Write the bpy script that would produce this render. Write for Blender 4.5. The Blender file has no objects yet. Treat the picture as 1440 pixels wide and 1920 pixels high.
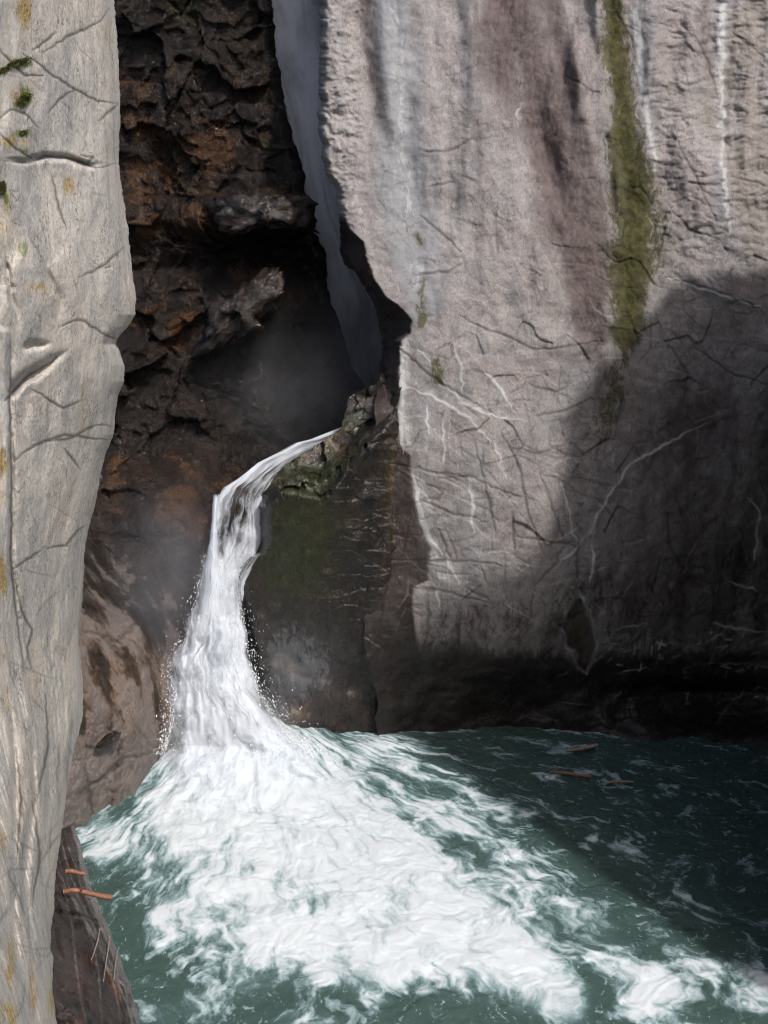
import bpy, math, random
import numpy as np
from math import radians as R

# ------------------------------------------------------------------ camera, sky, sun
C = bpy.context.scene.collection
scene = bpy.context.scene
PITCH = R(-15.0); CAMH = 14.0
FPX = 960.0 / math.tan(R(25.0))            # focal length in pixels of the 1440x1920 frame
camd = bpy.data.cameras.new('camera'); cam = bpy.data.objects.new('camera', camd); C.objects.link(cam)
camd.sensor_fit = 'VERTICAL'; camd.angle = R(50); camd.clip_end = 500
cam.location = (0, 0, CAMH); cam.rotation_euler = (R(90) + PITCH, 0, 0)
scene.camera = cam

SUN_EL, SUN_AZ = R(50), R(34)              # azimuth measured from straight behind the camera towards the right
SDIR = np.array([math.sin(SUN_AZ) * math.cos(SUN_EL), -math.cos(SUN_AZ) * math.cos(SUN_EL), math.sin(SUN_EL)])
w = bpy.data.worlds.new('World'); scene.world = w; w.use_nodes = True
wn = w.node_tree.nodes; sky = wn.new('ShaderNodeTexSky'); sky.sky_type = 'NISHITA'; sky.sun_disc = False
sky.air_density = .75; sky.dust_density = 3.5; sky.ozone_density = .8; sky.sun_elevation = SUN_EL; sky.sun_rotation = math.atan2(SDIR[0], SDIR[1])
w.node_tree.links.new(sky.outputs[0], wn['Background'].inputs[0]); wn['Background'].inputs[1].default_value = 0.15
sl = bpy.data.lights.new('sun', 'SUN'); so = bpy.data.objects.new('sun', sl); C.objects.link(so)
sl.energy = 2.7; sl.angle = R(3.0); sl.color = (1.0, 0.96, 0.93)
so.rotation_euler = (R(90) - SUN_EL, 0, SUN_AZ)
vs = scene.view_settings; vs.view_transform = 'Standard'; vs.look = 'None'; vs.exposure = 0.42; vs.gamma = 1

cy_ = scene.cycles; cy_.volume_step_rate = 3.0; cy_.volume_bounces = 0; cy_.max_bounces = 6; cy_.diffuse_bounces = 3; cy_.glossy_bounces = 2; cy_.transparent_max_bounces = 10
cy_.adaptive_threshold = 0.02; cy_.filter_width = 1.1; cy_.use_denoising = True; cy_.sample_clamp_indirect = 4; cy_.caustics_reflective = False; cy_.caustics_refractive = False

# ------------------------------------------------------------------ helpers
cp, sp_ = math.cos(PITCH), math.sin(PITCH)
def ray(u, v):
    a = (np.asarray(u, float) - 720) / FPX; b = (960 - np.asarray(v, float)) / FPX
    return a, cp - b * sp_, sp_ + b * cp   # x, y, z of the view ray
def P(u, v, Y):
    a, ry, rz = ray(u, v); k = Y / ry
    return np.stack([a * k, Y + 0 * k, CAMH + rz * k], -1)
def yw(v):                                  # distance of the pool surface on row v
    a, ry, rz = ray(720, v); return -CAMH * ry / rz
def proj(x, y, z):
    dz = z - CAMH; f = y * cp + dz * sp_; up = -y * sp_ + dz * cp
    return 720 + FPX * x / f, 960 - FPX * up / f

_r = np.random.RandomState(7)
_perm = np.concatenate([_r.permutation(256)] * 3)
_g = _r.normal(size=(256, 3)); _g /= np.linalg.norm(_g, axis=1)[:, None]
def perlin(p, seed=0):
    p = p + seed * 17.31
    i = np.floor(p).astype(np.int64); f = p - i; i &= 255
    w3 = f * f * f * (f * (f * 6 - 15) + 10); out = 0
    for dx in (0, 1):
        wx = w3[..., 0] if dx else 1 - w3[..., 0]
        for dy in (0, 1):
            wy = w3[..., 1] if dy else 1 - w3[..., 1]
            for dz in (0, 1):
                wz = w3[..., 2] if dz else 1 - w3[..., 2]
                h = _perm[_perm[_perm[(i[..., 0] + dx) & 255] + ((i[..., 1] + dy) & 255)] + ((i[..., 2] + dz) & 255)]
                g = _g[h]
                out = out + wx * wy * wz * (g[..., 0] * (f[..., 0] - dx) + g[..., 1] * (f[..., 1] - dy) + g[..., 2] * (f[..., 2] - dz))
    return out
def fbm(p, o=4, seed=0, gain=.5):
    s = 0; a = 1; q = p
    for k in range(o):
        s = s + a * perlin(q, seed + k); q = q * 2.03; a *= gain
    return s
def ridged(p, o=3, seed=0):
    s = 0; a = 1; q = p
    for k in range(o):
        s = s + a * (1 - 2.2 * np.abs(perlin(q, seed + k))); q = q * 2.1; a *= .5
    return s / 1.75
def facets(p, seed=0, tilt=.9):
    """broken rock: every cell is its own tilted plane; returns height and distance to the next cell"""
    i = np.floor(p).astype(np.int64)
    d1 = np.full(p.shape[:-1], 9.); d2 = d1.copy(); h = np.zeros_like(d1)
    for dx in (-1, 0, 1):
        for dy in (-1, 0, 1):
            for dz in (-1, 0, 1):
                c = i + np.array([dx, dy, dz])
                k = _perm[_perm[_perm[(c[..., 0] + seed) & 255] + (c[..., 1] & 255)] + (c[..., 2] & 255)]
                g = _g[k]; o = c + .5 + .45 * _g[(k + 91) & 255]
                df = p - o; d = (df ** 2).sum(-1)
                hh = g[..., 0] * .5 + tilt * (df * _g[(k + 33) & 255]).sum(-1)
                n = d < d1
                d2 = np.where(n, d1, np.minimum(d2, d)); h = np.where(n, hh, h); d1 = np.where(n, d, d1)
    return h, np.sqrt(d2) - np.sqrt(d1)
def ss(a, b, x):
    t = np.clip((x - a) / (b - a), 0, 1); return t * t * (3 - 2 * t)
def cv(pts, x, rev=False):
    a = np.array(pts, float)
    k, j = (1, 0) if not rev else (0, 1)
    return np.interp(x, a[:, k], a[:, j])   # default: u as function of v

class Canvas:
    """a map over the photographed part of a surface, in frame pixels, that is sampled once per vertex"""
    c = 1.5; u0 = -120; v0 = -140; W = 1200; H = 1500
    def __init__(s): s.a = np.zeros((s.H, s.W), np.float32)
    def grid(s, x0, y0, x1, y1):
        i0 = max(0, int((x0 - s.u0) / s.c)); i1 = min(s.W, int((x1 - s.u0) / s.c) + 2)
        j0 = max(0, int((y0 - s.v0) / s.c)); j1 = min(s.H, int((y1 - s.v0) / s.c) + 2)
        if i1 <= i0 or j1 <= j0: return None
        X, Y = np.meshgrid(s.u0 + s.c * np.arange(i0, i1), s.v0 + s.c * np.arange(j0, j1))
        return (slice(j0, j1), slice(i0, i1)), X, Y
    def stroke(s, pts, wd, val=1., soft=1., mode='max', jit=0, seed=1, taper=True, fade=False):
        pts = np.array(pts, float)
        if jit:
            rs = np.random.RandomState(seed); q = [pts[0]]
            for a, b in zip(pts[:-1], pts[1:]):
                n = max(1, int(np.hypot(*(b - a)) / 9)); d = (b - a) / max(1e-6, np.hypot(*(b - a))); nn = np.array([-d[1], d[0]])
                for k in range(1, n + 1):
                    q.append(a + (b - a) * k / n + nn * rs.normal() * jit * (k < n))
            pts = np.array(q)
        wds = np.broadcast_to(np.array(wd, float), (len(pts),)) if np.ndim(wd) == 0 else np.interp(np.linspace(0, 1, len(pts)), np.linspace(0, 1, len(wd)), wd)
        if taper and np.ndim(wd) == 0: wds = wds * (1 - .75 * np.abs(np.linspace(-1, 1, len(pts))) ** 2)
        for k in range(len(pts) - 1):
            a, b = pts[k], pts[k + 1]; w0, w1 = wds[k], wds[k + 1]; m = max(w0, w1) * 2.6 + 3
            g = s.grid(min(a[0], b[0]) - m, min(a[1], b[1]) - m, max(a[0], b[0]) + m, max(a[1], b[1]) + m)
            if g is None: continue
            sl_, X, Y = g; d = b - a; L = max(1e-9, d @ d)
            t = np.clip(((X - a[0]) * d[0] + (Y - a[1]) * d[1]) / L, 0, 1)
            r = np.hypot(X - a[0] - t * d[0], Y - a[1] - t * d[1]) / np.maximum(.6, (w0 + (w1 - w0) * t))
            mm = val * np.exp(-(r ** (2 * soft)))
            if fade: mm = mm * ss(0, .22, (k + t) / (len(pts) - 1)) * ss(1, .6, (k + t) / (len(pts) - 1))
            s.a[sl_] = np.maximum(s.a[sl_], mm) if val > 0 else np.minimum(s.a[sl_], mm)
        return s
    def poly(s, pts, val=1.):
        pts = np.array(pts, float); g = s.grid(pts[:, 0].min(), pts[:, 1].min(), pts[:, 0].max(), pts[:, 1].max())
        sl_, X, Y = g; ins = np.zeros(X.shape, bool); n = len(pts)
        for k in range(n):
            x1, y1 = pts[k]; x2, y2 = pts[(k + 1) % n]
            if y1 == y2: continue
            c = ((y1 > Y) != (y2 > Y)) & (X < (x2 - x1) * (Y - y1) / (y2 - y1) + x1); ins ^= c
        s.a[sl_] = np.where(ins, val, s.a[sl_]); return s
    def blob(s, x, y, rx, ry, val=1., rot=0):
        m = max(rx, ry) * 2.5; g = s.grid(x - m, y - m, x + m, y + m)
        if g is None: return s
        sl_, X, Y = g; c, n = math.cos(rot), math.sin(rot); dx = X - x; dy = Y - y
        e = val * np.exp(-(((dx * c + dy * n) / rx) ** 2 + ((-dx * n + dy * c) / ry) ** 2))
        s.a[sl_] = np.maximum(s.a[sl_], e) if val > 0 else s.a[sl_] + e
        return s
    def blur(s, px):
        n = max(1, int(px / s.c)); 
        for _ in range(2):
            for ax in (0, 1):
                p = np.pad(s.a, [(n, n) if k == ax else (0, 0) for k in (0, 1)], mode='edge').cumsum(ax, dtype=np.float64)
                p = np.insert(p, 0, 0, axis=ax); L = s.a.shape[ax]
                s.a = ((np.take(p, np.arange(2 * n + 1, 2 * n + 1 + L), ax) - np.take(p, np.arange(0, L), ax)) / (2 * n + 1)).astype(np.float32)
        return s
    def at(s, u, v):
        x = np.clip((u - s.u0) / s.c, 0, s.W - 1.001); y = np.clip((v - s.v0) / s.c, 0, s.H - 1.001)
        i = x.astype(int); j = y.astype(int); fx = x - i; fy = y - j; a = s.a
        return (a[j, i] * (1 - fx) + a[j, i + 1] * fx) * (1 - fy) + (a[j + 1, i] * (1 - fx) + a[j + 1, i + 1] * fx) * fy

def crackfield(cv_, n, box, ang, spread, lmin, lmax, wd, seed, val=1.):
    rs = np.random.RandomState(seed)
    for _ in range(n):
        x = rs.uniform(box[0], box[2]); y = rs.uniform(box[1], box[3])
        a = R(ang[rs.randint(len(ang))]) + rs.normal() * R(spread); L = rs.uniform(lmin, lmax) * rs.uniform(.4, 1); pts = [(x, y)]; st = 8
        for k in range(int(L / st)):
            a += rs.normal() * .05 + (rs.uniform() < .16) * rs.normal() * .6; x += math.cos(a) * st; y += math.sin(a) * st; pts.append((x, y))
        if len(pts) > 2: cv_.stroke(pts, wd * rs.uniform(.6, 1.3), val * rs.uniform(.45, 1))

def tag(o, label=None, cat=None, group=None, kind=None):
    if label: o['label'] = label
    if cat: o['category'] = cat
    if group: o['group'] = group
    if kind: o['kind'] = kind
    return o
def empty(name, loc=(0, 0, 0)):
    o = bpy.data.objects.new(name, None); C.objects.link(o); o.location = loc; return o
def mesh_obj(name, V, F, mat=None, parent=None, attrs=None, uv=None, smooth=True):
    V = np.asarray(V, np.float64).reshape(-1, 3)
    if parent is not None: V = V - np.array(parent.location)
    me = bpy.data.meshes.new(name); F = np.asarray(F)
    n, k = F.shape
    me.vertices.add(len(V)); me.vertices.foreach_set('co', V.astype(np.float32).ravel())
    me.loops.add(n * k); me.loops.foreach_set('vertex_index', F.astype(np.int32).ravel())
    me.polygons.add(n); me.polygons.foreach_set('loop_start', (np.arange(n) * k).astype(np.int32))
    me.polygons.foreach_set('loop_total', np.full(n, k, np.int32))
    me.update(calc_edges=True); me.validate()
    if smooth: me.polygons.foreach_set('use_smooth', np.ones(len(me.polygons), bool))
    for nm, a in (attrs or {}).items():
        at = me.attributes.new(nm, 'FLOAT', 'POINT'); at.data.foreach_set('value', np.ascontiguousarray(np.broadcast_to(a, V.shape[:1]) if np.ndim(a) == 0 else np.asarray(a).ravel(), np.float32))
    if uv is not None:
        l = me.uv_layers.new(name='flow'); l.data.foreach_set('uv', np.asarray(uv, np.float32).reshape(-1, 2)[F.ravel()].ravel())
    o = bpy.data.objects.new(name, me); C.objects.link(o)
    if mat: me.materials.append(mat)
    if parent is not None: o.parent = parent
    return o
def gridf(nr, nc, flip=False):
    i = (np.arange(nr - 1)[:, None] * nc + np.arange(nc - 1)).ravel()
    f = np.stack([i, i + nc, i + nc + 1, i + 1], -1)
    return f[:, ::-1] if flip else f

# ------------------------------------------------------------------ materials
def NT(name):
    m = bpy.data.materials.new(name); m.use_nodes = True; nt = m.node_tree; nt.nodes.clear()
    return m, nt
class N:
    def __init__(s, nt): s.nt = nt
    def __call__(s, typ, ins=None, **kw):
        n = s.nt.nodes.new(typ)
        for k, v in kw.items(): setattr(n, k, v)
        for k, v in (ins or {}).items():
            if isinstance(v, bpy.types.NodeSocket): s.nt.links.new(v, n.inputs[k])
            else: n.inputs[k].default_value = v
        return n
    def attr(s, nm): return s('ShaderNodeAttribute', attribute_name=nm).outputs['Fac']
    def noise(s, vec, scale, detail=5, rough=.55, dist=0): return s('ShaderNodeTexNoise', {'Vector': vec, 'Scale': scale, 'Detail': detail, 'Roughness': rough, 'Distortion': dist}).outputs['Fac']
    def ramp(s, f, a, b): return s('ShaderNodeMapRange', {0: f, 1: a, 2: b, 3: 0., 4: 1.}, interpolation_type='SMOOTHSTEP').outputs[0]
    def m(s, op, a, b=0., c=0.): return s('ShaderNodeMath', {0: a, 1: b, 2: c}, operation=op).outputs[0]
    def mix(s, f, a, b, mode='MIX'):
        n = s.nt.nodes.new('ShaderNodeMix'); n.data_type = 'RGBA'; n.blend_type = mode
        for k, v in ((0, f), (6, a), (7, b)):
            if isinstance(v, bpy.types.NodeSocket): s.nt.links.new(v, n.inputs[k])
            else: n.inputs[k].default_value = v if k == 0 else (*v, 1) if len(v) == 3 else v
        return n.outputs[2]
    def scaled(s, vec, sc, rot=(0, 0, 0)): return s('ShaderNodeMapping', {'Vector': vec, 'Scale': sc, 'Rotation': rot}).outputs[0]

def rock_mat(name, c1, c2, c3, pale=(.45, .45, .44), stain=(.06, .05, .045), rust=(.12, .07, .04), moss=(.075, .085, .02), wetc=.38, rough=.75, bump=.5, streak=(1.6, 1.6, .16), wr=.22, vor=1.0, bdist=.05, spec=.35, spec0=.2, fleck=None, cool=(.205, .213, .225), lines=.5, rvr=(.55, 1.5), ck=.55):
    m, nt = NT(name); n = N(nt)
    co = n('ShaderNodeTexCoord').outputs['Object']
    warp = n('ShaderNodeVectorMath', {0: co, 1: n('ShaderNodeVectorMath', {0: n('ShaderNodeTexNoise', {'Vector': co, 'Scale': 1.1, 'Detail': 3}).outputs['Color'], 1: (.9, .9, .9)}, operation='MULTIPLY').outputs[0]}, operation='ADD').outputs[0]
    st = n.noise(n.scaled(warp, streak), 1.5, 8, .62)
    bl = n.noise(warp, .55, 6, .6)
    sp = n.noise(co, 22, 6, .7)
    md = n.noise(co, 4.5, 8, .65)
    col = n.mix(n.ramp(st, .44, .56), c1, c2)
    col = n.mix(n.m('MULTIPLY', n.ramp(bl, .48, .58), .75), col, c3)
    col = n.mix(n.m('MULTIPLY', n.ramp(md, .5, .72), .4), col, fleck or pale)
    grit = n.noise(n.scaled(co, (1, 1, .5)), 34, 6, .7)
    col = n.mix(n.m('MULTIPLY', n.ramp(grit, .54, .68), .32), col, tuple(x * 1.7 for x in (fleck or c1)))
    col = n.mix(n.m('MULTIPLY', n.ramp(grit, .46, .34), .45), col, tuple(x * .35 for x in c2))
    br = n.mix(.45, (.5, .5, .5), n('ShaderNodeCombineColor', {0: sp, 1: sp, 2: sp}).outputs[0])
    col = n.mix(.85, col, br, 'OVERLAY')
    nz = n.m('ADD', n.m('SUBTRACT', md, .5), n.m('MULTIPLY', n.m('SUBTRACT', st, .5), 1.3))
    fr = n.noise(n.scaled(warp, (1, 1, .3)), 7.5, 10, .72)
    nf = n.m('ADD', n.m('MULTIPLY', n.m('SUBTRACT', fr, .5), 1.25), n.m('ADD', n.m('MULTIPLY', n.m('SUBTRACT', st, .5), .9), n.m('MULTIPLY', n.m('SUBTRACT', bl, .5), .5)))
    def msk(a, k=1.4, w=.16): # ragged edge
        x = n.attr(a); y = n.m('ADD', x, n.m('MULTIPLY', nf, k * .6))
        y = n.m('MULTIPLY', n.ramp(y, .5 - w, .5 + w), .62); y = n.m('ADD', y, n.m('MULTIPLY', x, .38))
        return n.m('MULTIPLY', n.ramp(x, .02, .12), y)
    ch = n.noise(n.scaled(warp, (1, 1, .7), (.2, .3, .1)), 11, 6, .6); chp = n.ramp(ch, .545, .575)
    col = n.mix(n.m('MULTIPLY', chp, .22), col, tuple(x * .45 for x in c2))
    col = n.mix(msk('cool', 2.), col, cool)
    col = n.mix(msk('stain', 2., .26), col, n.mix(n.ramp(fr, .36, .64), tuple(x * .8 for x in stain), tuple(x * 1.45 for x in stain)))
    rv = n.mix(n.ramp(sp, .35, .65), tuple(x * rvr[0] for x in rust), tuple(min(.6, x * rvr[1]) for x in rust))
    col = n.mix(msk('rust', 2.2), col, rv)
    col = n.mix(msk('pale', 1.6), col, pale)
    mv = n.mix(n.ramp(n.m('ADD', n.m('MULTIPLY', md, .7), n.m('MULTIPLY', sp, .3)), .36, .62), tuple(x * .55 for x in moss), tuple(x * 1.35 for x in moss))
    mo = msk('moss', 2.4)
    col = n.mix(mo, col, mv)
    l1 = n.m('ABSOLUTE', n.m('SUBTRACT', n.noise(n.scaled(co, (1, 1, .55), (.3, .5, 0)), 1.3, 6, .62), .5)); l2 = n.m('ABSOLUTE', n.m('SUBTRACT', n.noise(n.scaled(co, (.8, 1, 1.3), (.2, -.6, 1)), 2.2, 6, .62), .5))
    ln = n.m('MULTIPLY', n.m('MAXIMUM', n.ramp(l1, .006, .001), n.m('MULTIPLY', n.ramp(l2, .007, .001), .7)), n.ramp(n.noise(co, 1.7, 3), .42, .6))
    col = n.mix(n.m('MULTIPLY', ln, lines), col, (.03, .026, .024))
    col = n.mix(msk('film_shade', 1.2), col, (.030, .025, .023))  # dark waterline film, plus shade painted into the lower wall
    crk = n.attr('crack')
    col = n.mix(n.m('MULTIPLY', crk, ck), col, (.02, .017, .015))
    wet = n.m('MINIMUM', n.m('MAXIMUM', n.m('ADD', n.attr('wet'), n.m('MULTIPLY', nf, n.m('MULTIPLY', n.attr('wet'), .5))), 0.), 1.)
    hs = n.mix(1., col, (wetc, wetc * .95, wetc * .9), 'MULTIPLY')
    col = n.mix(wet, col, hs)
    # fine cracks
    wc = n('ShaderNodeVectorMath', {0: co, 1: n('ShaderNodeVectorMath', {0: n('ShaderNodeTexNoise', {'Vector': co, 'Scale': 2.5, 'Detail': 5}).outputs['Color'], 1: (.22, .22, .22)}, operation='MULTIPLY').outputs[0]}, operation='ADD').outputs[0]
    v = n('ShaderNodeTexVoronoi', {'Vector': wc, 'Scale': 1.3 * vor}, feature='DISTANCE_TO_EDGE').outputs[0]
    v2 = n('ShaderNodeTexVoronoi', {'Vector': n.scaled(wc, (1, 1, .6), (0, .5, 0)), 'Scale': 3.1 * vor}, feature='DISTANCE_TO_EDGE').outputs[0]
    vb = n.m('ADD', n.m('MULTIPLY', n.ramp(v, 0., .022), n.ramp(bl, .4, .55)), n.m('MULTIPLY', n.ramp(v2, 0., .03), .45))
    h = n.m('ADD', n.m('MULTIPLY', md, 1.0), n.m('MULTIPLY', n.noise(n.scaled(co, (1, 1, .45)), 13, 8, .7), .55))
    h = n.m('ADD', h, n.m('MULTIPLY', vb, .1)); h = n.m('SUBTRACT', h, n.m('MULTIPLY', ln, .22)); h = n.m('SUBTRACT', h, n.m('MULTIPLY', chp, .22)); h = n.m('ADD', h, n.m('MULTIPLY', fr, .3)); h = n.m('ADD', h, n.m('MULTIPLY', grit, .2)); h = n.m('ADD', h, n.m('MULTIPLY', n.noise(co, 55, 4, .7), .16))
    bp = n('ShaderNodeBump', {'Strength': bump, 'Distance': bdist, 'Height': h})
    rg = n.m('ADD', n.m('MULTIPLY', wet, wr - rough), rough); rg = n.m('ADD', rg, n.m('MULTIPLY', nz, .3))
    b = n('ShaderNodeBsdfPrincipled', {'Base Color': col, 'Roughness': rg, 'Normal': bp.outputs[0], 'IOR': 1.4, 'Specular IOR Level': n.m('ADD', n.m('MULTIPLY', wet, spec), spec0)})
    o = n('ShaderNodeOutputMaterial', {0: b.outputs[0]})
    return m
def basic(name, c1, c2, scale=8, rough=.6, bump=.4, stretch=(1, 1, 1)):
    m, nt = NT(name); n = N(nt); co = n('ShaderNodeTexCoord').outputs['Object']
    f = n.noise(n.scaled(co, stretch), scale, 6, .65)
    bp = n('ShaderNodeBump', {'Strength': bump, 'Distance': .01, 'Height': f})
    b = n('ShaderNodeBsdfPrincipled', {'Base Color': n.mix(n.ramp(f, .35, .65), c1, c2), 'Roughness': rough, 'Normal': bp.outputs[0]})
    n('ShaderNodeOutputMaterial', {0: b.outputs[0]}); return m

M_wall = rock_mat('pinkish_gneiss', (.275, .252, .24), (.225, .213, .208), (.225, .197, .187), pale=(.43, .43, .42), stain=(.095, .075, .071), moss=(.055, .052, .018), rust=(.225, .20, .172), fleck=(.34, .32, .31), wetc=.46, bump=.6, bdist=.05, rvr=(.85, 1.1))
M_left = rock_mat('pale_gneiss', (.44, .412, .37), (.35, .335, .31), (.50, .455, .395), pale=(.60, .58, .53), rust=(.34, .25, .11), moss=(.10, .13, .02), ck=.85, lines=.75, stain=(.15, .135, .115), fleck=(.56, .53, .46), streak=(1.8, 1.8, .11), bump=.5)
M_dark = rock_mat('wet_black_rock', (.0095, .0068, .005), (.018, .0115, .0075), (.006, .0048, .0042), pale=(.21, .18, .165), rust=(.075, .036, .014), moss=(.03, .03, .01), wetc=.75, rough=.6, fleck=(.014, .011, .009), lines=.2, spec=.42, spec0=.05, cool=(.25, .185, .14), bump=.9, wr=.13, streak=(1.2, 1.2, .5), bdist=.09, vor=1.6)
M_butt = rock_mat('mossy_wet_rock', (.021, .016, .013), (.012, .0105, .009), (.036, .023, .018), pale=(.22, .21, .21), rust=(.15, .105, .05), moss=(.026, .032, .009), wetc=.62, rough=.5, bump=.75, wr=.11, fleck=(.055, .042, .035), cool=(.16, .17, .19), vor=.7, spec=.6)

# ------------------------------------------------------------------ right cliff (light wall + wet buttress)
WL = [(606,-900),(603,-60),(600,0),(604,60),(602,120),(600,170),(606,190),(598,215),(597,240),(606,270),(607,300),(615,330),(632,350),(636,390),(640,420),(641,470),(648,495),(668,510),(690,545),(708,580),(716,610),(720,650),(714,700),(706,718),
      (690,726),(666,737),(652,750),(648,775),(640,800),(625,815),(598,832),(570,848),(540,868),(520,886),(502,912),(490,925),(487,950),(482,985),(484,1010),(478,1035),(460,1045),(440,1065),(437,1090),(443,1130),(450,1170),(458,1210),(462,1250),(475,1290),(490,1320),(508,1345),(520,1365),(540,1420),(545,1700)]
BL = [(560,380),(645,405),(655,430),(682,455),(690,490),(700,520),(722,556),(748,572),(772,602),(768,625),(752,640),(748,700),(750,740),(750,760),(745,800),(750,838),(770,855),(768,880),(775,930),(785,980),(800,1010),(808,1030),(800,1060),(802,1088),(775,1100),(772,1140),(780,1200),(800,1300),(900,1420)]

def wallY(u, v):
    """smooth large shape of the right cliff: distance from the camera plane"""
    Y = 28.0 + .0*u
    Y = Y + np.where(v < 1150, (1150 - np.maximum(v, -900)) * .0021, 0)          # leans back upwards
    Y = Y + .5 * ss(1180, 1340, v) * ss(600, 900, u) * ss(1300, 1050, u)                                # undercut at the water
    Y = Y - 1.1*ss(1100,1400,v)*ss(760,560,u)
    # cave under the overhang, lower right
    Y = Y + .5 * ss(1262, 1300, v) * ss(1100, 1300, u) * ss(1400, 1330, v)
    Y = Y - 1.9 * ss(1290, 1410, v) * ss(950, 1440, u)
    Y = Y + .45 * ss(1225, 1262, v + .06 * (u - 1200)) * ss(1150, 1300, u)
    Y = Y + .8 * ss(780, 1300, v) * ss(1050, 1400, u)
    # bulge of the big smooth block
    Y = Y - .7 * np.exp(-(((u - 930) / 190) ** 2 + ((v - 900) / 330) ** 2))
    return Y
cG = Canvas()      # grooves, positive = deeper (metres)
G = [([(655,-80),(672,60),(690,160),(708,230),(738,290)], [18,20,18,16,10], .42),
     ([(660,-80),(668,100),(683,230),(690,300),(700,380)], 9, .12),
     ([(945,-90),(960,60),(985,180),(1020,300),(1060,400),(1090,480)], [34,38,30,26,22,12], .55),
     ([(1010,-90),(1040,100),(1085,260),(1120,420),(1140,560)], [16,20,22,18,10], .25),
     ([(1140,-90),(1150,40),(1165,160),(1180,260),(1190,340),(1185,440),(1185,560),(1180,640)], [26,28,30,32,34,40,36,20], .62),
     ([(1122,-90),(1128,20),(1134,90),(1136,160)], 9, .3),
     ([(1200,250),(1235,330),(1290,400),(1330,440)], [12,14,16,8], .35),
     ([(1230,400),(1300,440),(1380,500),(1450,530)], [10,14,14,8], .25),
     ([(1310,-80),(1320,60),(1330,160)], 14, .25),
     ([(870,120),(895,260),(915,360)], 14, .12), ([(760,-60),(780,80),(800,220)], 10, .12), ([(840,-60),(860,80)], 10, .12),
     ([(1120,760),(1060,800),(1010,840)], 16, .18), ([(1260,-60),(1280,60)],14,.15),
     ([(1060,680),(1020,860),(1050,980)], 22, .15),
     ([(1390,300),(1440,330),(1500,350)], 12, .2), ([(1400,380),(1470,420)], 12, .2)]
for p, wd, dp in G: cG.stroke(p, np.array(wd) * 1.25 if np.ndim(wd) else [wd, wd * 1.4, wd * .8], dp * .5, jit=1, seed=int(p[0][0]), fade=True, soft=.8)
cG.blur(9)
cGn = Canvas()     # ridges
for p, wd, dp in [([(1118,-80),(1122,40),(1128,120)], 8, -.3), ([(700,-80),(715,100),(735,230),(760,300)], 16, -.2), ([(1075,40),(1090,200),(1110,380)], 14, -.25), ([(1215,-80),(1225,120),(1240,240)], 18, -.2),
                  ([(1240,470),(1330,540),(1460,585)], 7, -.16), ([(630,-80),(632,100),(640,230),(650,300)], 22, -.25), ([(1010,640),(1080,655),(1130,640)], 14, -.12), ([(1000,420),(1040,560),(1100,600)], 16, -.2)]:
    cGn.stroke(p, wd * 1.4, dp, jit=1, seed=3, fade=True)
cGn.a *= -1; cGn.a = -cGn.a; cGn.blur(8)
cK = Canvas()      # cracks
CR = [[(793,283),(833,285),(855,278),(880,262),(892,258)], [(800,350),(852,342)], [(787,403),(823,433),(847,453),(865,473)], [(777,515),(840,510),(868,493)],
      [(860,590),(880,603),(917,620),(957,633),(1000,655),(1050,652),(1130,640)], [(1235,517),(1330,542),(1440,583)], [(767,875),(830,887),(880,893),(947,923),(1010,940)],
      [(700,1045),(743,1050),(880,1052),(960,1063)], [(785,935),(840,960),(900,975)], [(770,1100),(840,1110),(930,1135)], [(735,640),(800,700),(870,745),(930,780)],
      [(730,870),(750,872),(770,874)], [(735,950),(733,1010),(728,1080),(715,1130),(712,1200)], [(940,810),(975,880),(990,960),(1020,1040)], [(1010,880),(1040,960),(1060,1020)],
      [(960,840),(1010,850),(1060,835)], [(1000,780),(1060,770),(1110,745)], [(990,720),(1040,735),(1070,720)], [(1060,1018),(1040,1060),(1000,1100)], [(1085,1017),(1082,1060),(1085,1117)],
      [(1080,1103),(1120,1103)], [(960,1005),(1020,1012),(1090,1025)], [(1247,640),(1290,700),(1280,760)], [(1300,650),(1370,700),(1440,720)], [(1250,960),(1255,1020),(1290,1080)],
      [(1345,420),(1300,320),(1260,250)], [(1180,355),(1200,350),(1225,385)], [(1175,400),(1165,450)], [(1060,140),(1130,180)], [(800,1100),(805,1180),(790,1230)], [(960,960),(965,1040)],
      [(1372,60),(1440,110)], [(1300,60),(1330,120),(1345,180)], [(1250,380),(1290,430),(1350,450)], [(1370,330),(1440,350)], [(1000,1110),(995,1160)], [(870,1100),(930,1130)],
      [(720,1000),(780,1010)], [(690,1070),(760,1060)], [(820,990),(850,1060)], [(890,830),(915,930),(930,1010)]]
for k, p in enumerate(CR): cK.stroke(p, 2.6, 1., jit=1.3, seed=k + 11)
crackfield(cK, 90, (760, 620, 1100, 1180), [5, 15, 80, 100, 25], 12, 30, 150, 2.0, 5, .8)
crackfield(cK, 90, (1100, 0, 1440, 640), [10, 35, 140, 80], 22, 20, 110, 2.0, 6, .75)
crackfield(cK, 90, (700, 0, 1120, 600), [10, 40, 80], 18, 15, 90, 1.9, 7, .6)
crackfield(cK, 60, (1000, 560, 1440, 1300), [0, 20, 85, 100, 140], 20, 25, 160, 2.1, 8, .6)
crackfield(cK, 60, (600, 820, 830, 1200), [0, 8, 95], 10, 30, 110, 2.0, 9, .9)
cV = Canvas()      # pale veins and mineral runs
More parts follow.
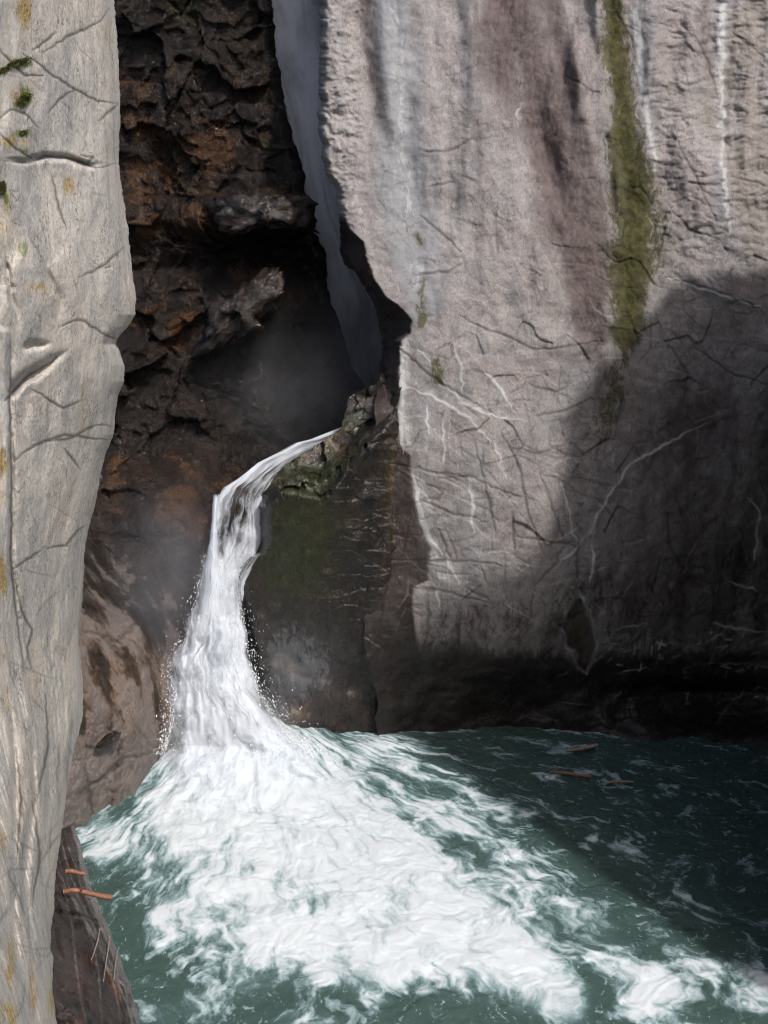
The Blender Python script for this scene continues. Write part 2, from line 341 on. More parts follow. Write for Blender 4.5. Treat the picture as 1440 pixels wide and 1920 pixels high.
VE = [[(757,720),(800,738),(830,753),(880,783),(913,820),(937,853),(945,900)], [(780,647),(820,700),(863,753),(913,777),(990,790)], [(750,650),(752,720),(750,800),(756,850)], [(775,880),(782,940),(800,1000),(830,1040)],
      [(830,783),(832,830),(832,872)], [(800,760),(805,820)], [(850,640),(865,700),(868,740)], [(905,690),(940,730),(960,770)], [(880,900),(885,960),(890,1000)], [(930,860),(950,900)],
      [(820,1100),(822,1140)], [(840,1050),(860,1100)], [(1050,900),(1063,940),(1073,990),(1083,1017)], [(1035,880),(1050,900)],
      [(1333,793),(1287,810),(1237,840),(1193,863),(1173,880),(1147,923),(1123,960),(1107,1000),(1087,1020)], [(1087,1020),(1070,1040),(1050,1050)], [(1110,1020),(1112,1060),(1105,1090)], [(1120,1070),(1140,1060)],
      [(1440,583),(1360,555),(1240,517)], [(1400,930),(1425,960),(1412,1060)], [(1370,1090),(1420,1110)], [(1330,1165),(1380,1180),(1440,1185)]]
for k, p in enumerate(VE): cV.stroke(p, 3.8, .75, jit=1.8, seed=k)
crackfield(cV, 60, (740, 640, 1050, 1130), [20, 30, 85], 10, 40, 160, 1.8, 21, .55)
dia = [(1085,1117),(1070,1140),(1060,1163),(1040,1170),(1057,1187),(1060,1210),(1077,1220),(1083,1250),(1100,1263),(1110,1240),(1120,1207),(1107,1160),(1100,1140)]
cDia = Canvas(); cDia.poly(dia, 1.).blur(2)
cS_ = [([(1040,-80),(1060,100),(1080,300),(1100,480),(1110,620)], [60,80,95,110,90], .42), ([(1250,470),(1350,520),(1450,560)], [30,40,50], .4)]
cV.stroke(dia + [dia[0]], 4., .62, jit=2, seed=2, taper=False)
rs = np.random.RandomState(4)
for _ in range(150):                                # short white scratches above the water
    x = rs.uniform(1130, 1450); y = rs.uniform(1190, 1330) - .1 * (x - 1200) * .3; a = R(rs.choice([-20, -50, -75, 0]) + rs.normal() * 12); L = rs.uniform(4, 22)
    cV.stroke([(x, y), (x + L * math.cos(a), y + L * math.sin(a))], rs.uniform(1.2, 2.4), rs.uniform(.3, .9), taper=False)
for p in ([(1310,1243),(1380,1246),(1440,1240)], [(1150,1262),(1230,1252)], [(1340,1360),(1370,1320),(1400,1290)], [(1150,1180),(1215,1170)]): cV.stroke(p, 2.4, .7, jit=1.5)
cP = Canvas()      # broad light / bluish runs
for p, wd, v_ in [([(735,-60),(750,120),(745,300),(760,420),(790,540)], [18,22,26,30,24], .45), ([(800,-60),(815,150),(850,350),(860,560)], [12,14,16,12], .3), ([(1190,20),(1205,160),(1225,280),(1228,320)], [9,10,9,5], .7),
                  ([(1350,-60),(1355,60),(1353,190),(1358,330),(1368,440)], [9,10,8,7,4], .62), ([(760,640),(755,740),(765,830)], [14,12,12], .6), ([(790,900),(800,1000),(830,1080)], [18,20,14], .5), ([(905,820),(900,920),(890,1000)], 12, .3), ([(970,100),(975,300),(985,440)], 18, .3),
                  ([(620,-60),(630,100),(640,250),(650,330),(690,450)], 22, .35)]: cP.stroke(p, wd, v_, jit=3, seed=9)
cS = Canvas()      # brown-purple stains, with groove shade and the dark hollow painted in
for p, wd, v_ in [([(945,-60),(975,100),(1030,240),(1070,380),(1100,500),(1100,600)], [62,80,80,72,60,36], 1.), ([(1010,-80),(1050,80),(1085,220),(1110,330)], [30,30,26,20], .8), ([(1080,380),(1110,520),(1110,640)], [40,50,40], .75), ([(1050,-60),(1080,60),(1110,180)], [16,18,12], .4), ([(870,180),(900,280),(930,360)], [8,14,8], .4), ([(1190,280),(1215,380),(1240,470)], [14,18,16], .4),
                  ([(1310,-60),(1320,60),(1330,150)], [16,16,8], .5), ([(675,-60),(690,100),(705,200),(740,290)], [14,14,14,8], .55), ([(1070,520),(1100,600),(1120,680)], [36,40,30], .6), ([(1240,540),(1300,600),(1440,640)], [20,36,40], .4),
                  ([(780,440),(786,452)], [12,12], .8)]: cS.stroke(p, wd, v_, jit=4, seed=12)
for p, wd, v_ in cS_: cS.stroke(p, wd, v_, taper=False, soft=1.6)
for x,y,rx,ry,v_ in [(880,1300,170,80,.9),(1300,820,220,220,.55),(1150,720,60,80,.5),(1010,830,60,60,.35),(1000,1180,240,70,.5),(1300,1100,260,200,.6),(1050,1280,420,90,.75),(800,1300,180,90,.7)]: cS.blob(x, y, rx, ry, v_)
cS.poly(dia, 1.)
cM = Canvas()      # green algae and moss
for p, wd, v_ in [([(1142,-80),(1152,40),(1160,150),(1172,230)], [19,23,28,32], 1.), ([(1172,230),(1178,300),(1190,370),(1195,450)], [34,42,48,52], 1.), ([(1195,450),(1180,540),(1180,600),(1170,640)], [52,46,36,24], 1.), ([(1170,640),(1160,740),(1110,830),(1090,900)], [26,30,26,14], .5),
                  ([(795,520),(795,560),(790,610)], [9,14,10], .6), ([(818,680),(822,712)], [16,16], .7), ([(782,440),(790,458)], [9,8], .6), ([(880,40),(870,80)], 8, .2), ([(770,400),(775,520)], 6, .3), ([(1080,1160),(1085,1200)], 14, .7),([(780,130),(790,200)],7,.3)]: cM.stroke(p, wd, v_, jit=3, seed=5, taper=False)
cW = Canvas()      # wet rock with a shape of its own
vv = np.arange(400, 1210, 6.); cW.poly([(400, 380)] + [(cv(BL, y) + 2.5 * math.sin(y * .17) + 2 * math.sin(y * .41), y) for y in vv] + [(400, 1210)], 1.)
for (x,y,a,b) in ((748,985,7,16),(730,1020,5,9),(745,1075,4,4)): cW.blob(x,y,a,b,-1.)
cW.a = np.clip(cW.a, 0, 1)
FX_, FY_ = np.meshgrid(Canvas.u0 + Canvas.c * np.arange(Canvas.W), Canvas.v0 + Canvas.c * np.arange(Canvas.H)); g_ = (0, FX_, FY_)
cC = Canvas()
for p, wd, v_ in [([(730,-60),(755,150),(750,330),(770,460),(800,560)], [50,60,70,70,50], .8), ([(860,-60),(870,200),(880,420)], [26,30,26], .45), ([(690,-60),(705,120)], [14,14], .5), ([(790,560),(800,760),(800,900)], [40,30,24], .5), ([(880,860),(880,1040)], [40,40], .5), ([(1215,20),(1225,200)], [14,14], .6), ([(1350,-60),(1350,400)], [26,22], .5), ([(1200,560),(1100,700),(1000,830)], [30,50,40], .4)]:
    cC.stroke(p, wd, v_, taper=False)
cC.blur(10)
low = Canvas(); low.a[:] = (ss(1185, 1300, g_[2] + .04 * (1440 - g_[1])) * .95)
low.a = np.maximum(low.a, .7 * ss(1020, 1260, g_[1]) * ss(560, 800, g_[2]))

def wall_points(u, v, extra=None):
    Y = wallY(u, v)
    Y = Y + cG.at(u, v) + cGn.at(u, v)
    p = P(u, v, Y)
    q = p * np.array([1, 1, .35])
    inside = ss(cv(BL, v) - 25, cv(BL, v) + 40, u)
    cut = ss(1180, 1330, v) * .35 * fbm(p * .5, 3, 17)
    Y = Y + cut + .42 * fbm(p * np.array([.75, .75, .13]) + .2 * perlin(p * .3, 2)[..., None], 3, 35) * ss(800, 300, v) * ss(640, 760, u) + cDia.at(u, v) * .3
    Y = Y + .28 * fbm(q * .45, 3, 1) * 1.3 + .10 * fbm(p * .9, 3, 8)
    topr = ss(720, 400, v)
    Y = Y + .085 * ridged(p * np.array([1.5, 1.5, .55]), 3, 30) * topr * ss(700, 1050, u) - .05 * np.abs(perlin(q * 3.5, 40)) * topr
    Y = Y + .035 * fbm(p * 3.2, 3, 12)
    rim = ss(700, 655, u) * ss(470, 380, v)                                      # gnarled rim of the slot
    Y = Y - .16 * ridged(p * np.array([2.2, 2.2, 2.6]), 3, 60) * rim
    wr = ss(1180, 1260, u) * ss(620, 420, v)
    Y = Y + .10 * ridged(p * np.array([1.8, 1.8, 3.6]) + fbm(p, 2, 5)[..., None] * .5, 2, 70) * wr
    Y = Y + cK.at(u, v) * .026 - cV.at(u, v) * .012
    h, e = facets(p * np.array([1.1, 1.1, 1.1]) + .3 * fbm(p * .8, 2, 3)[..., None], 3, .5)
    Y = Y + (.06 * h) * ss(200, 700, v) * ss(700, 1000, u)
    return Y

rows = np.concatenate([np.arange(-900, -80, 24), np.arange(-80, 1460, 2.0), np.arange(1460, 1600, 20)])
ret = np.linspace(1, 0, 9)[:-1]
cols_a = np.concatenate([np.arange(0, 1.0, 1 / 430.), [1.0]])
UU, VV = [], []
L_ = cv(WL, rows) - 3 + 5 * fbm(np.stack([rows * .06, rows * 0, rows * 0], -1), 4, 6, .65)
# the light wall starts behind the buttress; the buttress is its own mesh
def seam(v): return 9 * fbm(np.stack([v * .03, v * 0, v * 0], -1), 3, 77) + np.where(v < 640, -999, cv([(706,600),(716,640),(735,700),(733,800),(735,900),(738,1000),(725,1080),(715,1140),(712,1200),(735,1300),(745,1600)], v))
L1 = np.where(rows > 700, np.maximum(L_, seam(rows) - 30), L_)
U = L1[:, None] + cols_a[None, :] * (1500 - L1[:, None]); Vv = np.repeat(rows[:, None], U.shape[1], 1)
Yw = wall_points(U, Vv)
# undercut strip turning away left of the bright edge
under = ss(390, 440, Vv) * ss(780, 700, Vv)
dd = np.clip((cv(BL, Vv) - U) / 70, 0, 1.2)
Yw = Yw + under * dd * 2.2 + under * (dd > 0) * .12 * facets(P(U, Vv, Yw) * 2.2, 9)[0]
edge = np.clip(1 - (U - L1[:, None]) / 16, 0, 1) ** 2 * .5 * (rows < 700)[:, None]
Yw = Yw + edge
# extra columns: side face going back into the slot (left) and the wall beyond the frame (right)
lu = L1[:, None] + 46 * ret[None, :]; ly = Yw[:, :1] + 8 * ret[None, :] + .3 * fbm(np.stack([lu * .01, Vv[:, :8] * .02, ret[None, :] * 4 + 0 * lu], -1), 3, 2)
ru = 1500 + np.array([[20, 60, 140, 260, 420.]]) + 0 * L1[:, None]; ry = Yw[:, -1:] + np.array([[0, .2, .4, .3, .2]])
Ua = np.concatenate([lu, U, ru], 1); Va = np.repeat(rows[:, None], Ua.shape[1], 1); Ya = np.concatenate([ly, Yw, ry], 1)
PV = P(Ua, Va, Ya)
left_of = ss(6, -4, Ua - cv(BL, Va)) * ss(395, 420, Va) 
att = dict(film_shade=np.clip(np.maximum(.42 * ss(1095, 1150, Va + 14 * fbm(PV * 1.5, 3, 72) + .22 * np.maximum(Ua - 860, 0)) * ss(720, 790, Ua), .92 * ss(1150, 1270, Va + 22 * fbm(PV * 1.2, 3, 71) - .06 * (Ua - 900))) * (1 - .8 * cV.at(Ua, Va)) + .35 * left_of, 0, 1), cool=cC.at(Ua, Va), crack=np.clip(cK.at(Ua, Va), 0, 1), pale=np.clip(cV.at(Ua, Va) + cP.at(Ua, Va), 0, 1), stain=np.clip(np.maximum(cS.at(Ua, Va), .93 * left_of), 0, 1), moss=cM.at(Ua, Va),  # waterline band; above it the shadow zone is painted into the colour
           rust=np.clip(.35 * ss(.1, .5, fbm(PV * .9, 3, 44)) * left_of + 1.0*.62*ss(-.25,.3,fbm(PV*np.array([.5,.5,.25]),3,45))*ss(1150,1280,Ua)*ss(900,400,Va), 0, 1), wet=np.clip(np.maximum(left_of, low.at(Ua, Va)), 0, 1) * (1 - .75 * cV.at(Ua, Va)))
cliff = empty('rock_cliff', (4, 28, 0))
tag(cliff, 'tall pinkish grey smooth cliff right of the slot, with a green algae streak', 'cliff')
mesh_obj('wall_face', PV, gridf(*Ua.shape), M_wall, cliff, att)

# --- buttress
rb = np.arange(700, 1440, 1.7)
Lb = cv(WL, rb) + 5 * fbm(np.stack([rb * .07, rb * 0, rb * 0], -1), 4, 7, .65); Rb = seam(rb) + 18
cb = np.linspace(0, 1, 190)
U = Lb[:, None] + cb[None] * (Rb - Lb)[:, None]; Vb = np.repeat(rb[:, None], U.shape[1], 1)
wy = wallY(Rb[:, None] + 0 * U, Vb)
ledge_v = cv([(925,480),(923,560),(935,640),(900,700),(880,760)], U, True) if False else np.interp(U, [480, 540, 600, 640, 680, 740], [918, 922, 935, 900, 850, 800])
topY = 29.6 - ss(0, 1, (Vb - cv(WL, Vb) * 0 - 720) / 210) * 1.2
face = 27.75 + .25 * ss(940, 1250, Vb)
Yb = np.where(True, face + (topY - face) * ss(6, -60, Vb - ledge_v), 0)
rt = ss(.45, 1.0, cb)[None] ** 1.0
Yb = Yb * (1 - rt) + (wy - .02) * rt
Yb = Yb + 1.4 * np.clip(1 - (U - Lb[:, None]) / 30, 0, 1) ** 2 * ss(900, 960, Vb)
pb = P(U, Vb, Yb)
h, e = facets(pb * 2.3 + .4 * fbm(pb * 2, 2, 9)[..., None], 5, .8)
up = ss(30, -30, Vb - ledge_v)
Yb = Yb + (.20 * h * up + .035 * facets(pb * np.array([1.4, 1.4, 4.2]), 6, .8)[0] * ss(590, 650, U) * ss(1190, 1120, Vb) * ss(900, 940, Vb)) + .3 * fbm(pb * .55, 3, 19) * ss(1150, 1300, Vb) + .06 * ridged(pb * np.array([2.5, 2.5, .5]), 3, 23) * ss(900, 960, Vb) + .16 * fbm(pb * .8, 3, 14) + .03 * fbm(pb * np.array([4, 4, 1.5]), 3, 15) + cK.at(U, Vb) * .02
Yb = Yb + .16 * np.exp(-((Vb - ledge_v - 26 + 40) / 12) ** 2) * ss(520, 560, U) * ss(660, 620, U)      # dark hollow in the ledge
Yb[:, -12:] += np.linspace(0, 1, 12)[None] ** 2 * .35
hid = np.linspace(1, 0, 7)[:-1]
lu = Lb[:, None] + 40 * hid[None]; ly = Yb[:, :1] + 5 * hid[None] + .15 * fbm(np.stack([lu * .02, Vb[:, :6] * .02, lu * 0], -1), 3, 1)
Ua = np.concatenate([lu, U], 1); Va = np.repeat(rb[:, None], Ua.shape[1], 1); Ya = np.concatenate([ly, Yb], 1); pb = P(Ua, Va, Ya)
fb = fbm(pb * np.array([1.2, 1.2, .5]), 4, 51)
cR = Canvas()
cR.blob(560,900,40,22,1.); cR.blob(620,840,40,26,.8); cR.stroke([(505,915),(540,875),(600,838),(650,800)],10,.9,taper=False); cR.blob(745,920,30,90,.7); cR.blob(740,1050,34,90,.6); cR.blob(560,1340,26,30,.6)  # brown patches, plus yellowish highlights painted along the ledge
att = dict(crack=np.clip(cK.at(Ua, Va), 0, 1), pale=np.clip(np.maximum(0, .55 * ss(-.1, .4, fbm(pb * 1.3, 3, 77)) * np.exp(-(((Ua - 545) / 70) ** 2 + ((Va - 1255) / 90) ** 2)) ** .7) + .3*ss(-.1,.3,fb)*ss(680,720,Ua)*ss(1080,1180,Va), 0, 1) + .0, stain=0 * Ua,
           moss=np.clip(.9 * np.exp(-(((Ua - 560) / 95) ** 2 + ((Va - 1010) / 130) ** 2)) + .8 * ss(10, -30, Va - np.interp(Ua, [480, 540, 600, 640, 680, 740], [918, 922, 935, 900, 850, 800])) * ss(720, 660, Ua) * ss(-.2, .2, fb), 0, 1),
           rust=np.clip(cR.at(Ua, Va) * (.7 + fb), 0, 1), wet=np.clip(.95 - .35 * ss(690, 740, Ua), 0, 1) + 0 * Ua)
att['cool'] = np.exp(-(((Ua - 550) / 75) ** 2 + ((Va - 1250) / 80) ** 2)) * .85  # wet sheen of the lower face, painted as pale and bluish colour
mesh_obj('mossy_buttress', pb, gridf(*Ua.shape), M_butt, cliff, att)

# ------------------------------------------------------------------ dark cliff in the slot
def backY(u, v):
    yf = np.interp(u, [40, 100, 150, 260, 300, 400, 520, 760], [21.8, 22.4, 23.1, 25.1, 26.4, 28.6, 29.6, 30.2])
    top = 33.2 + .0 * u - .9 * ss(300, 700, v) * ss(600, 250, u)
    top = top - 1.1 * ss(360, 372, v) * ss(520, 400, v) * ss(235, 430, u)           # jutting ledge
    top = top + .6 * ss(400, 470, v) * ss(560, 500, v)
    k = ss(760, 1440, v + .35 * (400 - u)) ** 1.1
    Y = top + (yf - top) * k
    Y = Y - 1.3 * np.exp(-(((u - 345) / 85) ** 2 + ((v - 960) / 130) ** 2))          # brown bulge beside the lip
    Y = Y + .9 * np.exp(-(((u - 230) / 70) ** 2 + ((v - 1060) / 90) ** 2))           # hollow below
    Y = Y - .5 * np.exp(-(((u - 240) / 60) ** 2 + ((v - 1330) / 90) ** 2))
    return Y
BR = [(500,-900),(506,-60),(510,0),(514,50),(516,90),(526,130),(530,190),(548,240),(560,285),(570,330),(572,362),(586,388),(587,430),(604,462),(612,490),(617,540),(622,570),(640,620),(655,665),(668,700),(690,740),(760,800),(760,1700)]
rd = np.concatenate([np.arange(-900, -80, 30), np.arange(-80, 1620, 2.6)])
Rd = cv(BR, rd) + 9 * fbm(np.stack([rd * .022, rd * 0, rd * 0], -1), 4, 8, .65)
cd = np.linspace(0, 1, 230); U = 40 + cd[None] * (Rd - 40)[:, None]; Vd = np.repeat(rd[:, None], U.shape[1], 1)
Yd = backY(U, Vd); p = P(U, Vd, Yd)
wp = p + .5 * fbm(p * .7, 3, 4)[..., None]
upm = ss(980, 800, Vd); lowm = 1 - upm
h1, e1 = facets(wp * np.array([.75, .75, .9]), 21, .55); h2, e2 = facets(wp * 2.1, 22, .7)
Yd = Yd + upm * (.50 * h1 + .17 * h2) + lowm * (.12 * h1 + .05 * h2) + .35 * fbm(p * .4, 3, 61) + .07 * fbm(p * 2.5, 4, 62) + .09 * ridged(p * np.array([1.2, 1.2, .5]), 3, 65) * lowm
ckD = Canvas()
for q in ([(140,1490),(190,1460),(240,1420),(280,1415)], [(150,1180),(220,1200),(280,1150)], [(165,1000),(250,1010),(300,1040)], [(160,1430),(165,1480),(175,1530)]): ckD.stroke(q, 4, 1, jit=2)
crackfield(ckD, 60, (150, 850, 420, 1500), [20, 60, 80, 140], 20, 30, 140, 2.4, 31, .6)
Yd = Yd + ckD.at(U, Vd) * .07
Yd = Yd + 1.2 * ss(26, 0, Rd[:, None] - U) * ss(740, 690, Vd)
ru = Rd[:, None] - 60 * np.linspace(.15, 1, 5)[None]; ry = Yd[:, -1:] + np.linspace(.6, 5, 5)[None]
Ua = np.concatenate([U, ru], 1); Va = np.repeat(rd[:, None], Ua.shape[1], 1); Ya = np.concatenate([Yd, ry], 1); p = P(Ua, Va, Ya)
f1 = fbm(p * 1.1, 4, 91); f2 = fbm(p * np.array([1.6, 1.6, .5]), 4, 92)
cRd = Canvas()
for x,y,a,b,v_ in [(270,330,45,80,.8),(400,280,50,50,.6),(250,200,40,60,.4),(330,420,90,40,.7),(500,372,90,10,.9),(340,620,40,40,.7),(300,590,50,30,.5),(215,890,20,40,.5),(340,940,60,80,.65),(240,1310,80,70,.6),(190,1120,30,20,.5),(250,1430,70,60,.55),(150,1500,30,30,.8),(520,700,20,20,.6),(470,560,60,40,.6)]: cRd.blob(x,y,a,b,v_)
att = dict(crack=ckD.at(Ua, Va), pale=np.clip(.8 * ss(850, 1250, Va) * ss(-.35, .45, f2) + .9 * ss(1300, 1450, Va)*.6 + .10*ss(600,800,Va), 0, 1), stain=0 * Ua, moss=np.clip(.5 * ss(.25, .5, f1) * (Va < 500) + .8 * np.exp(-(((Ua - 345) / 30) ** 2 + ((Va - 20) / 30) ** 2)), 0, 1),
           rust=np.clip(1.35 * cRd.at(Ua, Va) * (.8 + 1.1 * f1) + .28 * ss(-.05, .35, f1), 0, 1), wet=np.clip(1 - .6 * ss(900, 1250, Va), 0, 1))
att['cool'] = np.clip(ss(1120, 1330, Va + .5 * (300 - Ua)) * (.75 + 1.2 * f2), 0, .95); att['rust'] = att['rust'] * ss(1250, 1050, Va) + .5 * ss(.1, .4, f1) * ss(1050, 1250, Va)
M_dark2 = M_dark
M_gloss = rock_mat('glossy_wet_rock', (.010, .009, .009), (.026, .016, .010), (.006, .006, .006), pale=(.04, .036, .032), fleck=(.05, .04, .03), rust=(.09, .045, .018), wetc=.8, rough=.35, wr=.1, spec=.7, bump=.9, vor=1.8)
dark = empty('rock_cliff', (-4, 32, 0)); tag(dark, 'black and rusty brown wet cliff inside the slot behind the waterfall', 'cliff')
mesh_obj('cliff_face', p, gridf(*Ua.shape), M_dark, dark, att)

def boulder(name, pts, Yc, thick, mat, parent, seed, sub=5, amp=.18, rust=.5, wet=1., fs=2.2):
    """a broken rock whose outline follows pts (frame pixels) at distance Yc, domed towards the camera and behind"""
    pts = np.array(pts, float); n = 64
    d = np.r_[0, np.cumsum(np.hypot(*np.diff(np.vstack([pts, pts[:1]]), axis=0).T))]
    q = np.vstack([pts, pts[:1]]); t = np.linspace(0, d[-1], n, endpoint=False)
    o = np.stack([np.interp(t, d, q[:, 0]), np.interp(t, d, q[:, 1])], -1); c = o.mean(0)
    rings = np.linspace(0, np.pi, 40); V = []
    for a in rings:
        s = math.sin(a) ** .6; uv = c + (o - c) * s
        yy = (Yc(uv[:, 0], uv[:, 1]) if callable(Yc) else Yc) - math.cos(a) * thick
        V.append(P(uv[:, 0], uv[:, 1], yy))
    V = np.array(V); h, e = facets(V * fs, seed, .9)
    nn = V - V.mean((0, 1)); nn /= np.linalg.norm(nn, axis=-1)[..., None] + 1e-6
    V = V + nn * (amp * h + amp * .4 * fbm(V * 3, 3, seed))[..., None]
    F = []
    for i in range(len(rings) - 1):
        for j in range(n): F.append((i * n + j, i * n + (j + 1) % n, (i + 1) * n + (j + 1) % n, (i + 1) * n + j))
    f = fbm(V * 2, 3, seed).ravel()
    return mesh_obj(name, V, F, mat, parent, dict(crack=0, pale=np.clip(.2 + f, 0, .5), stain=0, moss=0, rust=np.clip(rust + f, 0, 1), wet=wet), smooth=False)
boulder('jutting_slab', [(368,662),(380,625),(400,580),(440,545),(480,520),(528,508),(535,530),(520,575),(490,610),(445,628),(415,650),(385,668)], 32.0, .7, M_gloss, dark, 41, rust=.1, amp=.3)
boulder('ledge_block', [(405,385),(430,372),(500,362),(560,368),(586,390),(584,432),(560,430),(500,420),(440,440),(410,430)], 32.2, .8, M_gloss, dark, 42, rust=.1, amp=.3)
st_ = boulder('wedged_stone', [(180,1398),(192,1385),(212,1372),(224,1374),(223,1388),(205,1394),(188,1402)], lambda u, v: backY(u, v) - .05, .25, M_dark, None, 43, rust=-.2, amp=.06, fs=5)
tag(st_, 'small black stone wedged in the brown rock beside the falls', 'stone')
# the roof of the slot and the gorge beyond, above the frame
def slab(name, quads, mat, parent=None, seed=0, n=40, amp=.8):
    c = np.array(quads, float); s, t = np.meshgrid(np.linspace(0, 1, n), np.linspace(0, 1, n))
    V = (c[0] * ((1 - s) * (1 - t))[..., None] + c[1] * (s * (1 - t))[..., None] + c[2] * (s * t)[..., None] + c[3] * ((1 - s) * t)[..., None])
    V = V + amp * (fbm(V * .25, 4, seed)[..., None] * np.array([.6, .6, .6]) + .15 * facets(V * .6, seed)[0][..., None])
    return mesh_obj(name, V, gridf(n, n), mat, parent, dict(crack=0, pale=0, stain=.2, moss=0, rust=.1, wet=.2))

# ------------------------------------------------------------------ left pillar
PE = [(212,-900),(212,-60),(214,0),(219,60),(224,150),(226,230),(222,300),(229,360),(240,430),(247,500),(255,560),(254,590),(240,612),(222,632),(216,645),(224,658),(234,685),(233,715),(222,740),(216,775),(213,815),(198,850),(188,890),(182,930),(170,975),(160,1020),(157,1080),(154,1130),(148,1180),(150,1230),(156,1290),(155,1340),(146,1380),(134,1430),(124,1490),(118,1540),(110,1600),(103,1650),(101,1700),(96,1740),(95,1780),(100,1800),(98,1850),(104,1900),(112,1960),(120,2100)]
def smooth_table(pts, sig):
    t = np.arange(-1000, 2300, 10.); y = cv(pts, t); k = np.exp(-.5 * (np.arange(-12, 13) * 10. / sig) ** 2); k /= k.sum()
    return t, np.convolve(np.pad(y, 12, mode='edge'), k, 'valid')
_tE = smooth_table([(215,-900),(215,0),(228,300),(252,540),(236,640),(232,720),(205,830),(165,990),(150,1200),(154,1300),(125,1480),(103,1650),(98,1800),(110,2100)], 45)
_tY = smooth_table([(21,-900),(21,1250),(19.4,1500),(16.6,1760),(14.6,1920),(13,2100)], 60)
def pilY(u, v):
    e = np.interp(v, *_tE); ye = np.interp(v, *_tY)
    s = np.clip(u / e, -.6, 1.12)
    return ye - 5.2 + 3.4 * s + 1.0 * np.clip(s, 0, 1.12) ** 3 + .8 * np.clip((u / cv(PE, v) - .82) / .18, 0, 1) ** 2.5
kL = Canvas()
for k, q in enumerate([[(0,300),(43,305),(62,302),(83,293),(123,295),(145,302),(167,311),(190,314),(220,305)], [(43,100),(70,118),(93,137),(140,167),(183,190),(222,193)], [(78,100),(100,88),(123,70),(160,55),(190,38),(204,15)], [(0,92),(23,120),(47,142),(80,142)],
        [(0,222),(20,205),(47,213),(72,240)], [(147,520),(190,500),(215,480),(232,463)], [(90,213),(110,187),(140,170)], [(183,227),(222,195)], [(110,615),(128,606),(150,600),(180,615),(205,632),(222,636)], [(10,752),(43,713),(90,683),(127,653)],
        [(20,870),(50,845),(83,827),(130,822),(180,797),(210,800)], [(80,1027),(123,1023),(147,993),(160,985)], [(20,1070),(80,1030)], [(28,1090),(43,1150),(60,1180),(50,1215),(60,1260)], [(0,250),(30,280),(62,300)], [(125,295),(160,310),(175,295),(150,290)],
        [(97,330),(110,390),(125,430)], [(60,730),(120,765),(155,750)], [(60,835),(120,815),(200,825)], [(120,840),(150,880)], [(60,1500),(75,1600),(60,1700)], [(30,1400),(40,1500),(30,1620)], [(85,1300),(90,1400),(70,1500)], [(20,640),(18,760),(22,900),(20,1050),(30,1150),(45,1260)], [(108,60),(60,95)]]):
    kL.stroke(q, 2.8, .9, jit=1, seed=k)
kL.stroke([(120,295),(150,303),(170,312)], 5, 1); kL.stroke([(8,752),(25,735),(45,712)], 6, 1); kL.stroke([(198,502),(207,500)], 5, 1)
crackfield(kL, 60, (0, 0, 240, 1100), [30, 60, 150, 85], 14, 20, 100, 1.5, 38, .5); crackfield(kL, 60, (0, 1100, 150, 1920), [85, 95, 100], 5, 40, 200, 2.6, 16, .5)
gL = Canvas()
for q, wd, dp in [([(17,620),(20,760),(22,900),(22,1050),(32,1160),(48,1260),(60,1330)], 5, .16), ([(10,752),(43,713),(90,683),(127,653)], [8, 10, 9, 4], .35), ([(40,655),(60,646),(84,646),(100,640)], [4,7,7,3], .22), ([(60,700),(40,800),(60,900)], 14, .12),
                  ([(0,296),(43,303),(83,293),(123,295),(167,311),(220,305)], 6, .18), ([(20,1300),(30,1500),(25,1700),(40,1900)], 8, .2), ([(60,1350),(65,1500),(45,1650),(60,1800),(100,1940)], 8, .2), ([(95,1360),(90,1500),(80,1650)], 6, .12), ([(120,1360),(110,1500)], 5, .1), ([(85,500),(110,560),(105,640)], 9, .12), ([(10,480),(22,560),(40,600)], 6, .15)]: gL.stroke(q, wd, dp, jit=.6, fade=True)
gL.blur(2.5)
hL = Canvas(); hL.poly([(-60,600),(15,620),(18,760),(20,900),(20,1050),(30,1160),(46,1260),(56,1330),(60,1500),(20,1700),(-60,1800)], 1.).blur(4)
rows = np.concatenate([np.arange(-900, -80, 30), np.arange(-80, 1960, 2.0), np.arange(1960, 2140, 20)])
E = cv(PE, rows) + 2.6 * fbm(np.stack([rows * .07, rows * 0, rows * 0], -1), 4, 5, .65)
ca = np.linspace(0, 1, 150); U = -70 + ca[None] * (E + 70)[:, None]; Vl = np.repeat(rows[:, None], U.shape[1], 1)
Yl = pilY(U, Vl); p = P(U, Vl, Yl)
Yl = Yl + .30 * fbm(p * np.array([.5, .5, .35]), 3, 101) + .055 * fbm(p * np.array([2.2, 2.2, .7]), 4, 102) + gL.at(U, Vl) + kL.at(U, Vl) * .022 * ss(1250, 1000, Vl) - 0.22 * hL.at(U, Vl)
h, e = facets(p * np.array([.7, .7, .6]) + .25 * fbm(p, 2, 6)[..., None], 8, .45); Yl = Yl + .13 * h * ss(0, .3, e) * ss(1200, 900, Vl)
Yl = Yl + .11 * ridged(p * np.array([2.0, 2.0, .22]), 3, 103) * ss(1000, 1300, Vl)
Yl = Yl + .07 * ridged(p * np.array([3.2, 3.2, .8]), 2, 104) * ss(40, 10, U) * ss(250, 400, Vl)
rr = np.linspace(.04, 1, 9)[None]; ru = E[:, None] - 150 * rr ** 1.3; ry = Yl[:, -1:] + 3.2 * rr ** .8
lu = np.array([[-700, -420, -250, -140.]]) + 0 * E[:, None]; ly = Yl[:, :1] - np.array([[5.5, 4, 2.4, 1.]])
Ua = np.concatenate([lu, U, ru], 1); Va = np.repeat(rows[:, None], Ua.shape[1], 1); Ya = np.concatenate([ly, Yl, ry], 1); p = P(Ua, Va, Ya)
cMl, cYl, cPl, cSl = Canvas(), Canvas(), Canvas(), Canvas()
